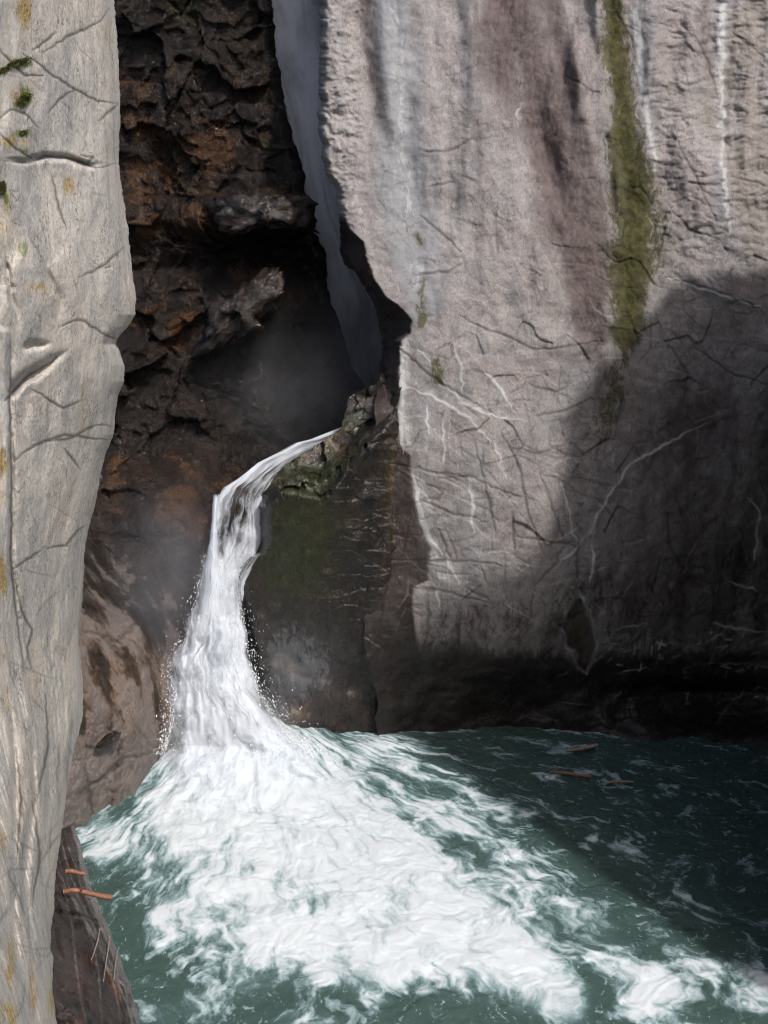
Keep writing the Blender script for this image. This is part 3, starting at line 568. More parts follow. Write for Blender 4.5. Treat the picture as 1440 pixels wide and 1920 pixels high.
for x, y, a, b, v_ in [(35,118,22,9,.9),(10,130,14,8,.7),(48,175,14,16,.7),(38,195,16,10,.8),(38,250,18,8,.8),(45,285,14,12,.6),(5,350,8,20,.9),(12,370,8,14,.8),(55,330,8,14,.4),(40,470,12,18,.4),(20,610,10,14,.5)]: cMl.blob(x, y, a, b, v_)
for x, y, a, b, v_ in [(45,22,16,28,.7),(130,350,14,20,.6),(45,180,22,16,.6),(25,265,30,14,.5),(5,410,20,60,.4),(70,540,40,14,.3),(5,870,8,30,.8),(5,940,6,20,.7),(5,1090,8,40,.9),(8,1230,5,10,.5),(12,1310,8,30,.5),(6,1560,8,40,.6),(20,1800,10,60,.6),(60,1860,8,50,.6),(95,1880,8,40,.6),(15,1900,20,30,.6),(150,295,30,8,.3),(200,60,14,30,.3),(205,280,14,14,.3)]: cYl.blob(x, y, a, b, v_)
for x, y, a, b, v_ in [(25,60,12,70,.7),(150,400,60,120,.35),(100,240,40,60,.3),(5,760,14,60,.8),(8,980,14,60,.5),(228,600,16,24,.3),(228,690,10,40,.4)]: cPl.blob(x, y, a, b, v_)
for x, y, a, b, v_ in [(70,750,50,60,.35),(120,780,60,20,.35),(40,1600,14,200,.45),(75,1700,18,200,.4),(20,690,30,30,.4),(100,820,50,20,.3),(60,200,18,60,.25)]: cSl.blob(x, y, a, b, v_)
att = dict(crack=kL.at(Ua, Va), pale=np.clip(cPl.at(Ua, Va), 0, 1), stain=cSl.at(Ua, Va), moss=cMl.at(Ua, Va), rust=np.clip((1.35 * cYl.at(Ua, Va) + .3 * ss(.1, .5, fbm(p * np.array([.8, .8, .3]), 3, 18))) * (.9 + 1.2 * fbm(p * 3, 3, 8)), 0, 1), wet=0 * Ua)
pil = mesh_obj('rock_pillar', p, gridf(*Ua.shape), M_left, None, att)
tag(pil, 'pale grey sunlit rock pillar crossed by cracks, nearest on the left edge', 'cliff')

# ------------------------------------------------------------------ dark wet rock at the foot of the pillar
FE = [(100,1440),(118,1480),(126,1505),(140,1550),(150,1580),(165,1640),(178,1680),(192,1712),(206,1745),(222,1785),(234,1820),(246,1855),(256,1890),(264,1930),(285,2000),(330,2140)]
cE = Canvas()
for off, wd, v_ in [(1, 3, 1.), (7, 2, .6), (13, 2.5, .7), (22, 2, .5), (34, 2.5, .6), (47, 2, .5), (60, 3, .6), (80, 2.5, .5), (100, 3, .5), (118, 2, .4)]:
    rs = np.random.RandomState(int(off)); a0 = 1500 + off * rs.uniform(.5, 2.5); yy_ = np.arange(a0, 1960, 14.)
    cE.stroke([(cv(FE, y) - off * (.75 + .25 * math.sin(y * .011 + off)) + rs.normal() * 1.4, y) for y in yy_], wd, v_, taper=off > 1)
cEf = cE
rows = np.arange(1460, 2130, 2.2); E = cv(FE, rows) + 1.2 * np.sin(rows * .12)
ca = np.linspace(0, 1, 130); U = -60 + ca[None] * (E + 60)[:, None]; Vf = np.repeat(rows[:, None], U.shape[1], 1)
yb = yw(rows)[:, None]; s = (E[:, None] - U)
Yf = yb - .25 - 1.5 * np.clip(s / 120, 0, 2.5) ** .8 ; Yf = np.maximum(Yf, pilY(np.minimum(U, cv(PE, Vf)), Vf) + .15)
p = P(U, Vf, Yf); q = np.stack([s * .032, Vf * .0045, 0 * s], -1) + .25 * fbm(p * .8, 2, 4)[..., None]
Yf = Yf + .20 * ridged(q, 4, 201) + .04 * facets(p * np.array([2.2, 1.5, 1.2]), 33)[0] + .10 * fbm(p * 1.1, 3, 202) + .03 * fbm(p * 6, 3, 203) - .05 * cEf.at(U, Vf)
ru = E[:, None] - 30 * np.array([[.02, .3, 1.]]); ry = Yf[:, -1:] + np.array([[.3, 1.2, 3]])
Ua = np.concatenate([U, ru], 1); Va = np.repeat(rows[:, None], Ua.shape[1], 1); Ya = np.concatenate([Yf, ry], 1); p = P(Ua, Va, Ya)
f = fbm(p * 2, 4, 205); st = np.exp(-((cv(FE, Va) - Ua) / 16) ** 2)
cO = Canvas(); cO.stroke([(205,1822),(215,1850),(224,1875)], [5, 8, 4], .95, taper=False)
att = dict(crack=0, pale=np.clip(cE.at(Ua, Va) + .3 * st + .25 * ss(.12, .5, fbm(p * np.array([3, 1.5, .5]), 3, 9)), 0, 1), stain=0, moss=0, rust=np.clip(.3 * ss(0, .4, f) + cO.at(Ua, Va), 0, 1), wet=.8)
M_foot = rock_mat('dark_wet_schist', (.045, .034, .031), (.024, .018, .017), (.06, .048, .045), pale=(.22, .215, .22), fleck=(.09, .08, .075), rust=(.15, .05, .022), wetc=.6, rough=.55, bump=.8, wr=.25, streak=(3, 1.5, .5))
fo = mesh_obj('wet_rock', p, gridf(*Ua.shape), M_foot, None, att)
tag(fo, 'dark brown wet rock slope below the pale pillar, meeting the pool', 'rock')

# ------------------------------------------------------------------ side of the gorge, right of the frame and behind the camera (the unseen right side is shaped to shade the lower right)
M_side = rock_mat('gorge_rock', (.22, .20, .18), (.17, .16, .15), (.25, .22, .19))
edge_px = [(1560,640),(1440,612),(1340,575),(1262,530),(1225,585),(1165,650),(1095,720),(1060,780),(1060,860),(1040,940),(1015,1020),(985,1062),(950,1082),(900,1105),(850,1122),(790,1132)]
Q = []
for (u, v) in edge_px:
    w0 = P(u, v, wallY(np.float64(u), np.float64(v)))
    for t in np.arange(.5, 60, .25):
        q_ = w0 + SDIR * t
        uu, vv_ = proj(*q_)
        if uu > 1440 + 90: break
    Q.append(q_)
Q = np.array(Q)
tq = np.linspace(0, 1, 150); Qi = np.stack([np.interp(tq, np.linspace(0, 1, len(Q)), Q[:, k]) for k in range(3)], -1)
# continues towards the camera
last = Q[-1]; ext = np.array([last + np.array([.45, -1., -1.2 - .6 * t]) * t for t in np.linspace(.3, 3.6, 14)])
Qi = np.vstack([Qi, ext]); nQ = len(Qi)
hs = np.linspace(0, 1, 60)
V1 = []
for k, hh in enumerate(hs):
    r_ = Qi.copy(); r_[:, 2] = Qi[:, 2] * (1 - hh) + (-1.5) * hh; r_[:, 0] = np.maximum(r_[:, 0], 0)
    V1.append(r_)
V1 = np.array(V1); am = ss(0, .06, hs)[:, None, None]
V1 = V1 + am * np.abs(fbm(V1 * .5, 4, 300))[..., None] * np.array([.9, -.1, 0])
V1[..., 0] = np.maximum(V1[..., 0], .3497 * (V1[..., 1] * cp + (V1[..., 2] - CAMH) * sp_) + .5)
top = [Qi + np.array([d, .1 * d, .12 * d]) for d in (4, 2, 1, .4)]
V1 = np.concatenate([np.array(top), V1], 0)
gw = mesh_obj('rock_cliff', V1, gridf(V1.shape[0], V1.shape[1], True), M_side, None, dict(crack=0, pale=0, stain=.2, moss=0, rust=0, wet=.2))
tag(gw, 'unseen near side of the gorge right of the pool, shaped to cast the shade', 'cliff')
b1 = slab('rock_cliff', [(-16, -9, -2), (16, -9, -2), (16, -12, 24), (-16, -12, 24)], M_side, None, 401)
tag(b1, 'low rock wall of the gorge behind the viewpoint', 'cliff')
b3 = slab('rock_cliff', [(-9.5, 14, -2), (-14, -9, -2), (-16, -9, 24), (-11, 14, 24)], M_side, None, 405)
tag(b3, 'left side of the gorge beside the viewpoint', 'cliff')
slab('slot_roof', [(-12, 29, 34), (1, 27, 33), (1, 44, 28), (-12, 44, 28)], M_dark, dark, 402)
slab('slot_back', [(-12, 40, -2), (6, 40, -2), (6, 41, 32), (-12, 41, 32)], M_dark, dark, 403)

# ------------------------------------------------------------------ falling water
def water_mat(name, lo, hi, base=(.78, .82, .85), xs=9, ys=.9, edge=.1, amax=1., transl=.25, bump=.3, warp=.25):
    m, nt = NT(name); n = N(nt)
    uv = n('ShaderNodeUVMap', uv_map='flow').outputs[0]
    co = n('ShaderNodeTexCoord').outputs['Object']
    wv = n('ShaderNodeVectorMath', {0: n('ShaderNodeTexNoise', {'Vector': n.scaled(uv, (2.5, 2, 1)), 'Scale': 1.6, 'Detail': 3}).outputs['Color'], 1: (warp, warp * .5, 0)}, operation='MULTIPLY').outputs[0]
    u2 = n('ShaderNodeVectorMath', {0: uv, 1: wv}, operation='ADD').outputs[0]
    s1 = n.noise(n.scaled(u2, (xs, ys, 1)), 1.0, 7, .62); s2 = n.noise(n.scaled(u2, (xs * 2.8, ys * 2.2, 1)), 1., 5, .6)
    s3 = n.noise(n.scaled(u2, (2.2, 2.4, 1)), 1., 4, .55)
    f = n.m('ADD', n.m('MULTIPLY', s1, .5), n.m('ADD', n.m('MULTIPLY', s2, .22), n.m('MULTIPLY', s3, .28)))
    al = n.ramp(n.m('ADD', f, n.m('SUBTRACT', n.attr('dens'), .5)), lo, hi)
    al = n.m('MULTIPLY', n.m('MULTIPLY', al, n.ramp(n.m('ADD', n.attr('edge'), n.m('ADD', n.m('MULTIPLY', n.m('SUBTRACT', s2, .5), 1.1), n.m('MULTIPLY', n.m('SUBTRACT', s1, .5), 1.4))), .05, .75)), amax)
    bp = n('ShaderNodeBump', {'Strength': bump, 'Distance': .12, 'Height': f})
    col = n.mix(n.ramp(f, .36, .56), tuple(x * .8 for x in base), base)
    d = n('ShaderNodeBsdfPrincipled', {'Base Color': col, 'Roughness': .55, 'Normal': bp.outputs[0], 'Specular IOR Level': .25})
    t = n('ShaderNodeBsdfTranslucent', {'Color': col}); mx = n('ShaderNodeMixShader', {0: transl, 1: d.outputs[0], 2: t.outputs[0]})
    tr = n('ShaderNodeBsdfTransparent'); o = n('ShaderNodeMixShader', {0: al, 1: tr.outputs[0], 2: mx.outputs[0]})
    n('ShaderNodeOutputMaterial', {0: o.outputs[0]}); return m
def sheet(name, Lp, Rp, rows, Yf, bulge, mat, parent, nc=70, dens=None, seed=0, shift=0., amp=.05, ed=8, fadeb=14):
    Lx = cv(Lp, rows); Rx = cv(Rp, rows); c = np.linspace(0, 1, nc)
    z_ = np.stack([rows * .018, rows * 0 + seed, rows * 0], -1); k_ = ss(900, 1250, rows) * (rows[-1] > 900)
    Lx = Lx + (2 + 12 * k_) * fbm(z_, 4, seed); Rx = Rx + (2 + 8 * k_) * fbm(z_, 4, seed + 9)
    U = Lx[:, None] + c[None] * (Rx - Lx)[:, None]; V_ = np.repeat(rows[:, None], nc, 1)
    Y = Yf(V_) + 0 * U - bulge * np.sin(np.pi * c)[None] ** .7 + shift
    p = P(U, V_, Y); Y = Y + amp * fbm(p * np.array([1.6, 1, .45]), 4, seed) + amp * .25 * ridged(p * np.array([4, 1, .6]), 2, seed + 4)
    d = np.full(U.shape, .5) if dens is None else dens(U, V_, c[None] + 0 * U)
    e = np.minimum(c, 1 - c)[None] * ed + 0 * U
    vn = (rows - rows[0]) / (rows[-1] - rows[0]); e = np.minimum(e, (1 - vn[:, None]) * fadeb); e = np.minimum(e, vn[:, None] * 20 + .1)
    # uv in metres-like units: across and along
    uv = np.stack([c[None] + 0 * U, np.repeat(rows[:, None] / 240., nc, 1)], -1)
    return mesh_obj(name, P(U, V_, Y), gridf(*U.shape), mat, parent, dict(dens=d, edge=np.clip(e, 0, 1)), uv)
M_veil = water_mat('misty_water', .3, .62, base=(.74, .78, .86), xs=2.2, ys=.45, transl=.3, bump=.04, amax=.97)
M_fall = water_mat('white_water', .33, .52, base=(.86, .91, .97), xs=3.2, ys=1.5, transl=.4, bump=.2, warp=.3)
M_fall2 = water_mat('white_water_strands', .46, .64, base=(.87, .92, .98), xs=5.5, ys=1.2, transl=.45, bump=.2, warp=.4)
fall = empty('waterfall', (0, 36, 6)); tag(fall, 'tall misty grey waterfall veil dropping inside the dark slot', 'waterfall')
rows = np.concatenate([np.arange(-700, -60, 40), np.arange(-60, 860, 8)])
vl = [(420,-700),(430,0),(500,200),(540,400),(580,560),(600,860)]; vr = [(640,-700),(650,0),(650,200),(680,380),(760,560),(780,700),(790,860)]
vd = lambda U, V_, c: .66 - .22 * ss(.35, .85, c) * ss(300, 0, V_) - .18 * ss(540, 760, V_)
sheet('water_veil', vl, vr, rows, lambda v: 35.6 - .0 * v, .3, M_veil, fall, dens=vd, seed=3, ed=20, amp=.02)
sheet('water_veil', [(u_ + 25, v_) for u_, v_ in vl], [(u_ - 15, v_) for u_, v_ in vr], rows, lambda v: 35.1 - .0 * v, .2, M_veil, fall, dens=lambda U, V_, c: vd(U, V_, c) - .1, seed=8, ed=6, amp=.02)

casc = empty('cascade', (-4, 28, 0)); tag(casc, 'white cascade sliding over the lip and crashing into the pool', 'waterfall')
CL = [(700,770),(640,800),(578,824),(552,830),(520,848),(480,868),(444,898),(418,914),(404,934),(399,965),(385,1020),(374,1080),(358,1140),(348,1180),(338,1205),(320,1235),(312,1262),(324,1300),(318,1350),(306,1400),(292,1440),(280,1470)]
CRt = [(760,770),(720,800),(650,824),(612,836),(560,862),(525,890),(505,925),(500,960),(498,1010),(485,1040),(455,1068),(450,1100),(456,1140),(464,1200),(474,1250),(488,1300),(515,1345),(545,1380),(590,1420),(620,1470)]
def cY(v):
    return np.interp(v, [770, 828, 880, 930, 1000, 1060, 1140, 1250, 1400, 1470], [30.9, 30.6, 30.1, 29.3, 28.75, 28.5, 28.2, 27.9, 27.2, 25.7])
rows = np.concatenate([np.arange(770, 1470, 3.)])
sheet('water_sheet', CL, CRt, rows, cY, .25, M_fall, casc, seed=11, fadeb=9, dens=lambda U, V_, c: .43 + .24 * ss(980, 1110, V_) + .05 * np.cos(c * 6.28) - .0 * c, shift=.05, amp=.13, ed=7, nc=100)
sheet('water_sheet', [(a + 4, b) for a, b in CL], [(a - 4, b) for a, b in CRt], rows, cY, .55, M_fall2, casc, seed=14, fadeb=5, dens=lambda U, V_, c: .45 + .14 * ss(1100, 1300, V_), shift=-.15, amp=.2, ed=4, nc=100)
r2 = np.arange(1150, 1480, 3.)
sheet('water_splash', [(345,1150),(322,1215),(304,1250),(306,1300),(292,1360),(262,1430),(240,1480)], [(450,1150),(462,1240),(492,1300),(540,1350),(600,1400),(660,1480)], r2, cY, .8, M_fall2, casc, seed=17, fadeb=2.5, dens=lambda U, V_, c: .56 + .12 * ss(1250, 1400, V_), shift=-.45, amp=.35, ed=2.5, nc=100)
tr = [(392,928),(398,990),(410,1040),(404,1110)]
sheet('water_strand', [(398,926),(396,980),(386,1040),(372,1120),(352,1200)], [(412,926),(408,980),(412,1040),(420,1120),(430,1200)], np.arange(926, 1200, 3.), cY, .3, M_fall2, casc, seed=19, dens=lambda U, V_, c: .62 + 0 * c, shift=-.45, amp=.06, ed=3, nc=30)
# side spray running over the buttress foot and a thin trickle on the lip
sheet('water_strand', [(476,1036),(446,1062),(440,1090),(446,1130)], [(492,1036),(476,1062),(462,1090),(456,1130)], np.arange(1036, 1130, 3.), lambda v: 27.9 + 0 * v, .1, M_fall2, casc, seed=20, dens=lambda U, V_, c: .5 + 0 * c, shift=0, amp=.04, ed=3, nc=24)

rs = np.random.RandomState(12); nd = 5000
vv_ = np.concatenate([rs.uniform(1040, 1400, nd // 3), 1415 - np.abs(rs.normal(size=nd - nd // 3)) * 75])
side = rs.uniform(size=nd) < .55; k_ = ss(1000, 1400, vv_); off = rs.exponential(1., nd) * (4 + 13 * k_)
base_l = cv(CL, vv_); base_r = cv(CRt, vv_); uu_ = np.where(side, base_l + 8 - off, base_r - 6 + off * .8)
uu_ = np.where(rs.uniform(size=nd) < .35, rs.uniform(base_l, base_r), uu_); Yd_ = cY(vv_) - .3 - rs.uniform(0, 1.1, nd) * k_
cD = P(uu_, vv_, Yd_); cD = cD[cD[:, 2] > .12]; nd = len(cD)
sz = rs.gamma(2., .0026, nd) + .003; dr = np.stack([(cD[:, 0] - cD[:, 0].mean()) * .35, rs.normal(size=nd) * .1 - .2, -np.ones(nd)], -1); dr /= np.linalg.norm(dr, axis=1)[:, None]
e1 = np.cross(dr, [0, 1, 0.]); e1 /= np.linalg.norm(e1, axis=1)[:, None]; e2 = np.cross(dr, e1); ln_ = rs.uniform(1.2, 3.5, nd)
VD = np.stack([cD + dr * (sz * ln_)[:, None], cD + e1 * sz[:, None], cD + e2 * sz[:, None], cD - e1 * sz[:, None], cD - e2 * sz[:, None], cD - dr * (sz * ln_)[:, None]], 1).reshape(-1, 3)
tri = np.array([(0, 1, 2), (0, 2, 3), (0, 3, 4), (0, 4, 1), (5, 2, 1), (5, 3, 2), (5, 4, 3), (5, 1, 4)])
FD = (np.arange(nd)[:, None, None] * 6 + tri[None]).reshape(-1, 3)
M_drop = basic('water_drops', (.75, .78, .80), (.85, .87, .88), 5, .3, .0)
tag(mesh_obj('water_spray', VD, FD, M_drop), 'fine white drops thrown off the cascade and its foot', 'spray', kind='stuff')

# ------------------------------------------------------------------ pool
cF = Canvas()   # foam density by frame pixel, projected on the pool

def seg(pts, wd, val):
    c_ = Canvas(); c_.stroke(pts, wd, val, taper=False); cF.a = np.maximum(cF.a, c_.a)
seg([(400,1390),(430,1470),(560,1560),(720,1650),(900,1760),(1060,1880)], [130,175,190,160,110,60], 1.0)
seg([(330,1520),(400,1640),(520,1740),(700,1800)], [100,110,110,100], .85)
seg([(560,1380),(680,1420),(800,1500),(900,1560),(1000,1660),(1120,1760),(1230,1880)], [50,70,80,90,90,85,80], .54)
seg([(180,1560),(260,1600),(330,1700),(420,1800),(560,1900)], [60,80,90,90,90], .64)
seg([(300,1900),(400,1880),(560,1900)], 60, .5)
seg([(620,1372),(760,1385),(900,1400),(1010,1412),(1130,1408)], [16,16,14,12,12], .48)
seg([(700,1400),(850,1440),(1000,1480)], [26,30,20], .38)
seg([(1010,1408),(1060,1404),(1120,1408)], [9,10,6], .8)
seg([(1225,1700),(1225,1760),(1245,1850)], [14,8,14], .5)
seg([(980,1680),(1120,1790),(1250,1900)], [60,70,80], .5)
cF.blur(14); cF.a = np.maximum(cF.a, .20)
cF.blob(390,1800,50,40,-.30); cF.blob(560,1880,90,34,-.38); cF.blob(330,1850,50,40,-.15); cF.blob(235,1660,34,50,-.22); cF.blob(740,1540,30,16,-.3); cF.blob(800,1700,60,20,-.25,.3); cF.blob(900,1850,50,24,-.1,.4); cF.blob(1150,1560,170,110,-.12); cF.blob(1350,1480,200,60,-.1)
xs = np.concatenate([np.arange(-14, -8, .15), np.arange(-8, 11, .03), np.arange(11, 16, .15)]); ys = np.concatenate([np.arange(-8, 14.5, .3), np.arange(14.5, 30.5, .03), np.arange(30.5, 42, .4)])
XX, YY = np.meshgrid(xs, ys); ZZ = 0 * XX
pu, pv = proj(XX, np.maximum(YY, 10), 0.)
D = cF.at(np.clip(pu, -90, 1600), np.clip(pv, 1300, 1990)); D = np.where(YY < 13, .25, D)
cx, cy = -3.9, 27.2
th = np.arctan2(XX - cx, -(YY - cy)); rr_ = np.hypot(XX - cx, YY - cy)
# flow runs away from the fall: coordinates along and across the stream
fx, fy = .62, -.78
al_ = XX * fx + YY * fy; ac_ = -XX * fy + YY * fx
w1 = fbm(np.stack([XX * .8, YY * .8, 0 * XX], -1), 3, 501); w2 = fbm(np.stack([XX * .8, YY * .8, 0 * XX + 5], -1), 3, 502)
s_al, s_ac = al_ + .8 * w1, ac_ + .8 * w2
rad = np.hypot(XX - cx, YY - cy - 2.5); ang = np.arctan2(XX - cx, -(YY - cy - 2.5))
fu = ang * 6 + .35 * w1; fv = rad * .75 + .5 * w2                   # across and along the outflow
n0 = fbm(np.stack([XX * .45, YY * .45, 0 * XX + 9], -1) + .5 * w1[..., None], 4, 509, .6)
n1 = fbm(np.stack([fu * 1.9, fv * .62, 0 * XX], -1), 6, 510, .64)
n2 = fbm(np.stack([fu * 6.5, fv * 1.7, 0 * XX + 3], -1), 5, 520, .65)
w3_ = fbm(np.stack([XX * 2.4, YY * 2.4, 0 * XX + 2], -1), 3, 505)
q1 = np.stack([fu * 1.5 + .35 * w3_, fv * 1.3 + .35 * w2, 0 * XX + 7], -1)
fil = 1 - np.abs(perlin(q1, 530)) * 5.0; fil2 = 1 - np.abs(perlin(q1 * 2.3, 531)) * 4.0
fil = np.clip(np.maximum(fil, .75 * fil2), 0, 1) ** 1.3
x_ = D - .44 + .62 * n1 * (1.15 - .85 * D) + .5 * n0 * (1.2 - .9 * D) + .16 * n2
Fm = ss(-.46, .46, x_)
lace = fil * ss(.2, .62, D + .5 * n1) * (.55 + .8 * n2)
tiny = ss(.12, .42, n2 + .35 * n1 + .5 * (D - .25)) * .45
D_s = ss(.45, .95, D)
F_ = np.clip(np.maximum(np.maximum(Fm * (.68 + .12 * D + .42 * n2 + .34 * n1), lace), tiny), 0, 1)
wav = .07 * fbm(np.stack([fu * 1.2, fv * 1.5, 0 * XX], -1), 4, 540) + .03 * ridged(np.stack([fu * 3.0, fv * 3.0, 0 * XX], -1), 3, 541)
boil = ss(7.5, 0, rr_)
F_ = F_ * (1 - .34 * D_s) + .34 * D_s * np.clip(.80 + .35 * n0, 0, 1) + .10 * ss(.3, .7, D) * (1 - F_)
ZZ = wav * (1.1 - .3 * D) + .04 * Fm * n1 + .65 * np.exp(-(rr_ / 1.9) ** 2) + boil * .3 * np.maximum(0, fbm(np.stack([XX * .6, YY * .6, 0 * XX], -1), 3, 542) + .15)
m, nt = NT('pool_water'); n = N(nt); co = n('ShaderNodeTexCoord').outputs['Object']
cw = n.scaled(co, (1, 1, 1), (0, 0, R(52)))
uvp = n('ShaderNodeUVMap', uv_map='flow').outputs[0]
wv = n('ShaderNodeVectorMath', {0: uvp, 1: n('ShaderNodeVectorMath', {0: n('ShaderNodeTexNoise', {'Vector': co, 'Scale': 1.3, 'Detail': 4}).outputs['Color'], 1: (.4, .4, 0)}, operation='MULTIPLY').outputs[0]}, operation='ADD').outputs[0]
fa = n.attr('foam'); fine = n.noise(n.scaled(wv, (4.2, 1.2, 1)), 2.2, 8, .68); fine2 = n.noise(n.scaled(wv, (3.2, 1.1, 1)), 9, 6, .68)
ff = n.m('ADD', n.m('MULTIPLY', n.m('SUBTRACT', fine, .5), 1.1), n.m('MULTIPLY', n.m('SUBTRACT', fine2, .5), .5))
fo_ = n.m('MINIMUM', n.m('MAXIMUM', n.m('ADD', fa, n.m('MULTIPLY', ff, n.m('SUBTRACT', 1.0, n.m('MULTIPLY', fa, .82)))), 0.), 1.)
fo_ = n.m('MULTIPLY', n.ramp(fo_, .06, .95), .97)
fo_ = n.m('MAXIMUM', fo_, n.m('MULTIPLY', n.ramp(n.m('ADD', n.m('MULTIPLY', fine2, .6), n.m('MULTIPLY', fine, .4)), .535, .64), .5))
deep = n.mix(n.ramp(n.attr('dens'), .2, .75), (.042, .072, .064), (.075, .125, .122))
col = n.mix(n.ramp(fo_, 0., .55), deep, (.19, .275, .285)); col = n.mix(n.ramp(fo_, .3, 1.), col, (.55, .595, .62))
rg = n.m('ADD', n.m('MULTIPLY', n.ramp(fo_, .05, .5), .5), .08)
hh = n.m('ADD', n.m('MULTIPLY', fine, .6), n.m('MULTIPLY', fine2, .25))
bp = n('ShaderNodeBump', {'Strength': n.m('SUBTRACT', .35, n.m('MULTIPLY', fo_, .27)), 'Distance': .06, 'Height': hh})
b = n('ShaderNodeBsdfPrincipled', {'Base Color': col, 'Roughness': rg, 'Normal': bp.outputs[0], 'IOR': 1.33, 'Specular IOR Level': .5})
n('ShaderNodeOutputMaterial', {0: b.outputs[0]})
pool = mesh_obj('water', np.stack([XX, YY, ZZ], -1), gridf(*XX.shape, True)[:, ::-1], m, None, dict(foam=F_, dens=np.clip(D + .3 * n1, 0, 1)), np.stack([ang * 6, rad * .75], -1))
tag(pool, 'green plunge pool whitened by foam below the waterfall', 'water', kind='structure')

# ------------------------------------------------------------------ driftwood, roots, moss
M_stick = basic('wet_orange_wood', (.15, .06, .035), (.26, .12, .07), 9, .5, .6, (1, 6, 6)); M_pale = basic('pale_root', (.30, .25, .20), (.2, .16, .12), 12, .7)
M_cut = basic('broken_wood', (.45, .27, .16), (.34, .18, .1), 20, .7)
def tube(name, pts, rad, mat, parent=None, nseg=10, seed=0, amp=.15, caps=True):
    pts = np.array(pts, float); n0 = len(pts); t = np.linspace(0, n0 - 1, n0 * 7)
    c = np.stack([np.interp(t, np.arange(n0), pts[:, k]) for k in range(3)], -1)
    for _ in range(3): c[1:-1] = (c[:-2] + c[1:-1] * 2 + c[2:]) / 4
    r = np.interp(t, np.linspace(0, n0 - 1, len(rad)), rad); T = np.gradient(c, axis=0); T /= np.linalg.norm(T, axis=1)[:, None]
    A = np.cross(T, [0.13, .2, 1.]); A /= np.linalg.norm(A, axis=1)[:, None]; B = np.cross(T, A)
    an = np.linspace(0, 2 * np.pi, nseg, endpoint=False)
    V = c[:, None] + r[:, None, None] * (np.cos(an)[None, :, None] * A[:, None] + np.sin(an)[None, :, None] * B[:, None])
    V = V + (amp * r[:, None] * fbm(V * 9, 2, seed))[..., None] * (V - c[:, None]) / r[:, None, None]
    V = V.reshape(-1, 3); m_ = len(c); F = [(i * nseg + j, i * nseg + (j + 1) % nseg, (i + 1) * nseg + (j + 1) % nseg, (i + 1) * nseg + j) for i in range(m_ - 1) for j in range(nseg)]
    if caps:
        for base, cc, dn in ((0, c[0], -T[0]), ((m_ - 1) * nseg, c[-1], T[-1])):
            k = len(V); V = np.vstack([V, cc + dn * r[0] * .25])
            F += [(base + j, base + (j + 1) % nseg, k, k) for j in range(nseg)]
    V = np.asarray(V); me = bpy.data.meshes.new(name)
    if parent is not None: V = V - np.array(parent.location)
    me.from_pydata(V.tolist(), [], [tuple(dict.fromkeys(f)) for f in F]); me.materials.append(mat)
    me.polygons.foreach_set('use_smooth', np.ones(len(me.polygons), bool))
    o = bpy.data.objects.new(name, me); C.objects.link(o)
    if parent is not None: o.parent = parent
    return o
def wl(pts, Y): return [P(u, v, y) for (u, v), y in zip(pts, Y)]
def footY(u, v): 
    e = cv(FE, v); return float(yw(v) - .25 - 1.5 * np.clip((e - u) / 120, 0, 2.5) ** .8)
s1 = tube('broken_branch', wl([(120,1672),(140,1669),(165,1674),(190,1680),(208,1683)], [18.3, 18.3, 18.4, 18.5, 18.6]), [.045, .05, .045, .05, .055], M_stick, seed=1)
tag(s1, 'long reddish broken branch wedged on the dark wet rock, sticking out over the pool', 'branch', 'broken branches on the wet rock')
tube('branch_stub', wl([(150,1671),(156,1664)], [18.3, 18.25]), [.02, .012], M_stick, None, 6).parent = s1
s2 = tube('broken_branch', wl([(124,1634),(135,1633),(148,1637),(158,1638)], [18.9, 18.9, 18.95, 19.0]), [.05, .045, .04, .045], M_stick, seed=3)
tag(s2, 'short reddish broken branch just above the longer one', 'branch', 'broken branches on the wet rock')
for q, lb in (([(187,1742),(183,1765),(175,1790),(171,1800)], 'short curved pale root left of the others on dark rock'), ([(206,1755),(202,1785),(198,1810),(194,1840)], 'long thin pale root running down the middle of the dark rock'), ([(220,1785),(216,1810),(214,1835)], 'thin pale root nearest the water on dark rock')):
    r_ = tube('hanging_root', [P(u, v, footY(u, v) - .22) for u, v in q], [.012, .016, .012, .008], M_pale, seed=5, nseg=6)
    tag(r_, lb, 'root', 'pale roots on the wet rock')
def wp_(u, v, z): 
    Y = (CAMH - z) * float(-ray(u, v)[1] / ray(u, v)[2]); return P(u, v, Y)
f1_ = tube('driftwood_stick', [wp_(1030,1447,.1), wp_(1060,1449,.13), wp_(1085,1453,.12), wp_(1108,1456,.12)], [.02, .04, .035, .045], M_stick, seed=7); tag(f1_, 'reddish stick floating on dark water below the cliff', 'driftwood', 'floating sticks')
f2_ = tube('driftwood_stick', [wp_(1135,1468,.1), wp_(1155,1465,.13), wp_(1188,1466,.1)], [.02, .035, .025], M_pale, seed=8); tag(f2_, 'pale tan stick floating right of the reddish one', 'driftwood', 'floating sticks')
f3_ = tube('driftwood_stick', [wp_(1062,1408,.15), wp_(1090,1404,.16), wp_(1120,1397,.18)], [.03, .05, .05], M_pale, seed=9); tag(f3_, 'whitish log stranded in foam against the cliff foot', 'driftwood', 'floating sticks')
M_moss = basic('moss_green', (.045, .055, .012), (.13, .135, .03), 30, .9)
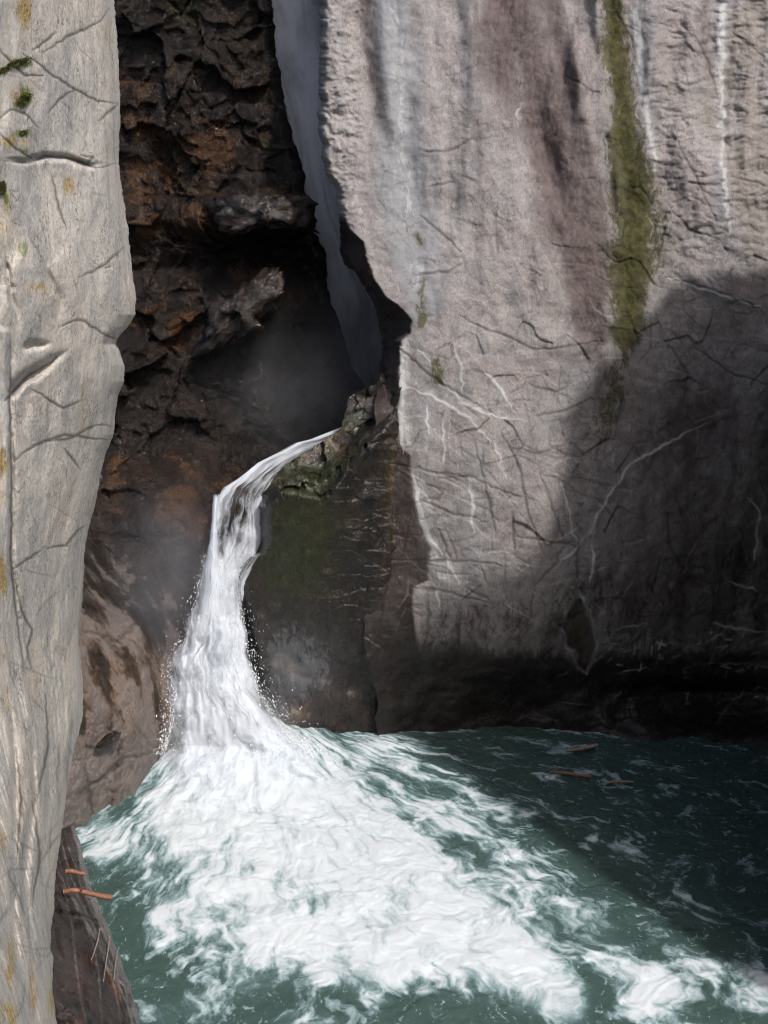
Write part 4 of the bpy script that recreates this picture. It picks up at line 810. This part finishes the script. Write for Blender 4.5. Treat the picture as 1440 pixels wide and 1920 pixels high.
def moss(u, v, rx, ry, k, seed, lb):
    rs = np.random.RandomState(seed); V, F = [], []
    for _ in range(k):
        a = rs.uniform(0, 6.28); r = rs.uniform() ** .8; uu = u + rx * r * math.cos(a) + min(3, rx * .35) * rs.normal(); vv = v + ry * r * math.sin(a) - .35 * (uu - u) * (rx > ry) + 1.5 * rs.normal()
        y0 = float(pilY(np.float64(uu), np.float64(vv)) + gL.at(np.float64(uu), np.float64(vv))) - .02
        b_ = P(uu, vv, y0); d = rs.normal(size=3) * .5 + np.array([.2, -.8, .25]); d /= np.linalg.norm(d); L = rs.uniform(.012, .032) * (1.2 - r * .6)
        sd = np.cross(d, rs.normal(size=3)); sd /= np.linalg.norm(sd); i = len(V)
        V += [b_ - sd * .007, b_ + sd * .007, b_ + d * L + sd * .005, b_ + d * L - sd * .003]; F.append((i, i + 1, i + 2, i + 3))
    o = mesh_obj('moss_clump', np.array(V), np.array(F), M_moss, None, smooth=False); tag(o, lb, 'moss', 'moss clumps on the pale pillar')
moss(34,118,22,4,1500,1,'long green moss clump in the topmost crack of the pale pillar')
moss(8,132,8,5,400,2,'small moss clump at the photo edge in the topmost crack')
moss(46,185,13,9,900,3,'yellow green moss clump above the crossing of two cracks')
moss(38,252,16,4,900,4,'dark green moss clump just above the long level crack')
moss(5,352,5,12,1100,5,'bright green moss strip on the left photo edge')

# ------------------------------------------------------------------ spray
def mist(name, c, rad, dens, lb, seed):
    me = bpy.data.meshes.new(name); import bmesh
    bm = bmesh.new(); bmesh.ops.create_icosphere(bm, subdivisions=3, radius=1.); bm.to_mesh(me); bm.free()
    o = bpy.data.objects.new(name, me); C.objects.link(o); o.location = c; o.scale = rad
    m, nt = NT(name); n = N(nt); co = n('ShaderNodeTexCoord').outputs['Object']
    ln = n('ShaderNodeVectorMath', {0: co}, operation='LENGTH').outputs['Value']
    f = n.ramp(ln, 1., .1); nz = n.ramp(n('ShaderNodeTexNoise', {'Vector': co, 'Scale': 1.6, 'Detail': 3}).outputs['Fac'], .25, .75)
    d = n.m('MULTIPLY', n.m('MULTIPLY', f, nz), dens)
    v = n('ShaderNodeVolumePrincipled', {'Color': (.92, .94, 1, 1), 'Density': d, 'Anisotropy': .2})
    n('ShaderNodeOutputMaterial', {1: v.outputs[0]}); me.materials.append(m)
    tag(o, lb, 'mist', kind='stuff'); return o
c1_ = P(600, 700, 33.0); mist('spray_mist', c1_, (5.2, 2.2, 3.8), .34, 'grey mist drifting at the bottom of the dark slot', 1)
c2_ = P(320, 1100, 27.4); mist('spray_mist', c2_, (2.2, 1.5, 3.4), .45, 'thin mist left of the white cascade', 2)
c3_ = P(410, 1360, 26.9); mist('spray_mist', c3_, (2.8, 1.6, 1.6), 1.0, 'white spray where the cascade hits the pool', 3)
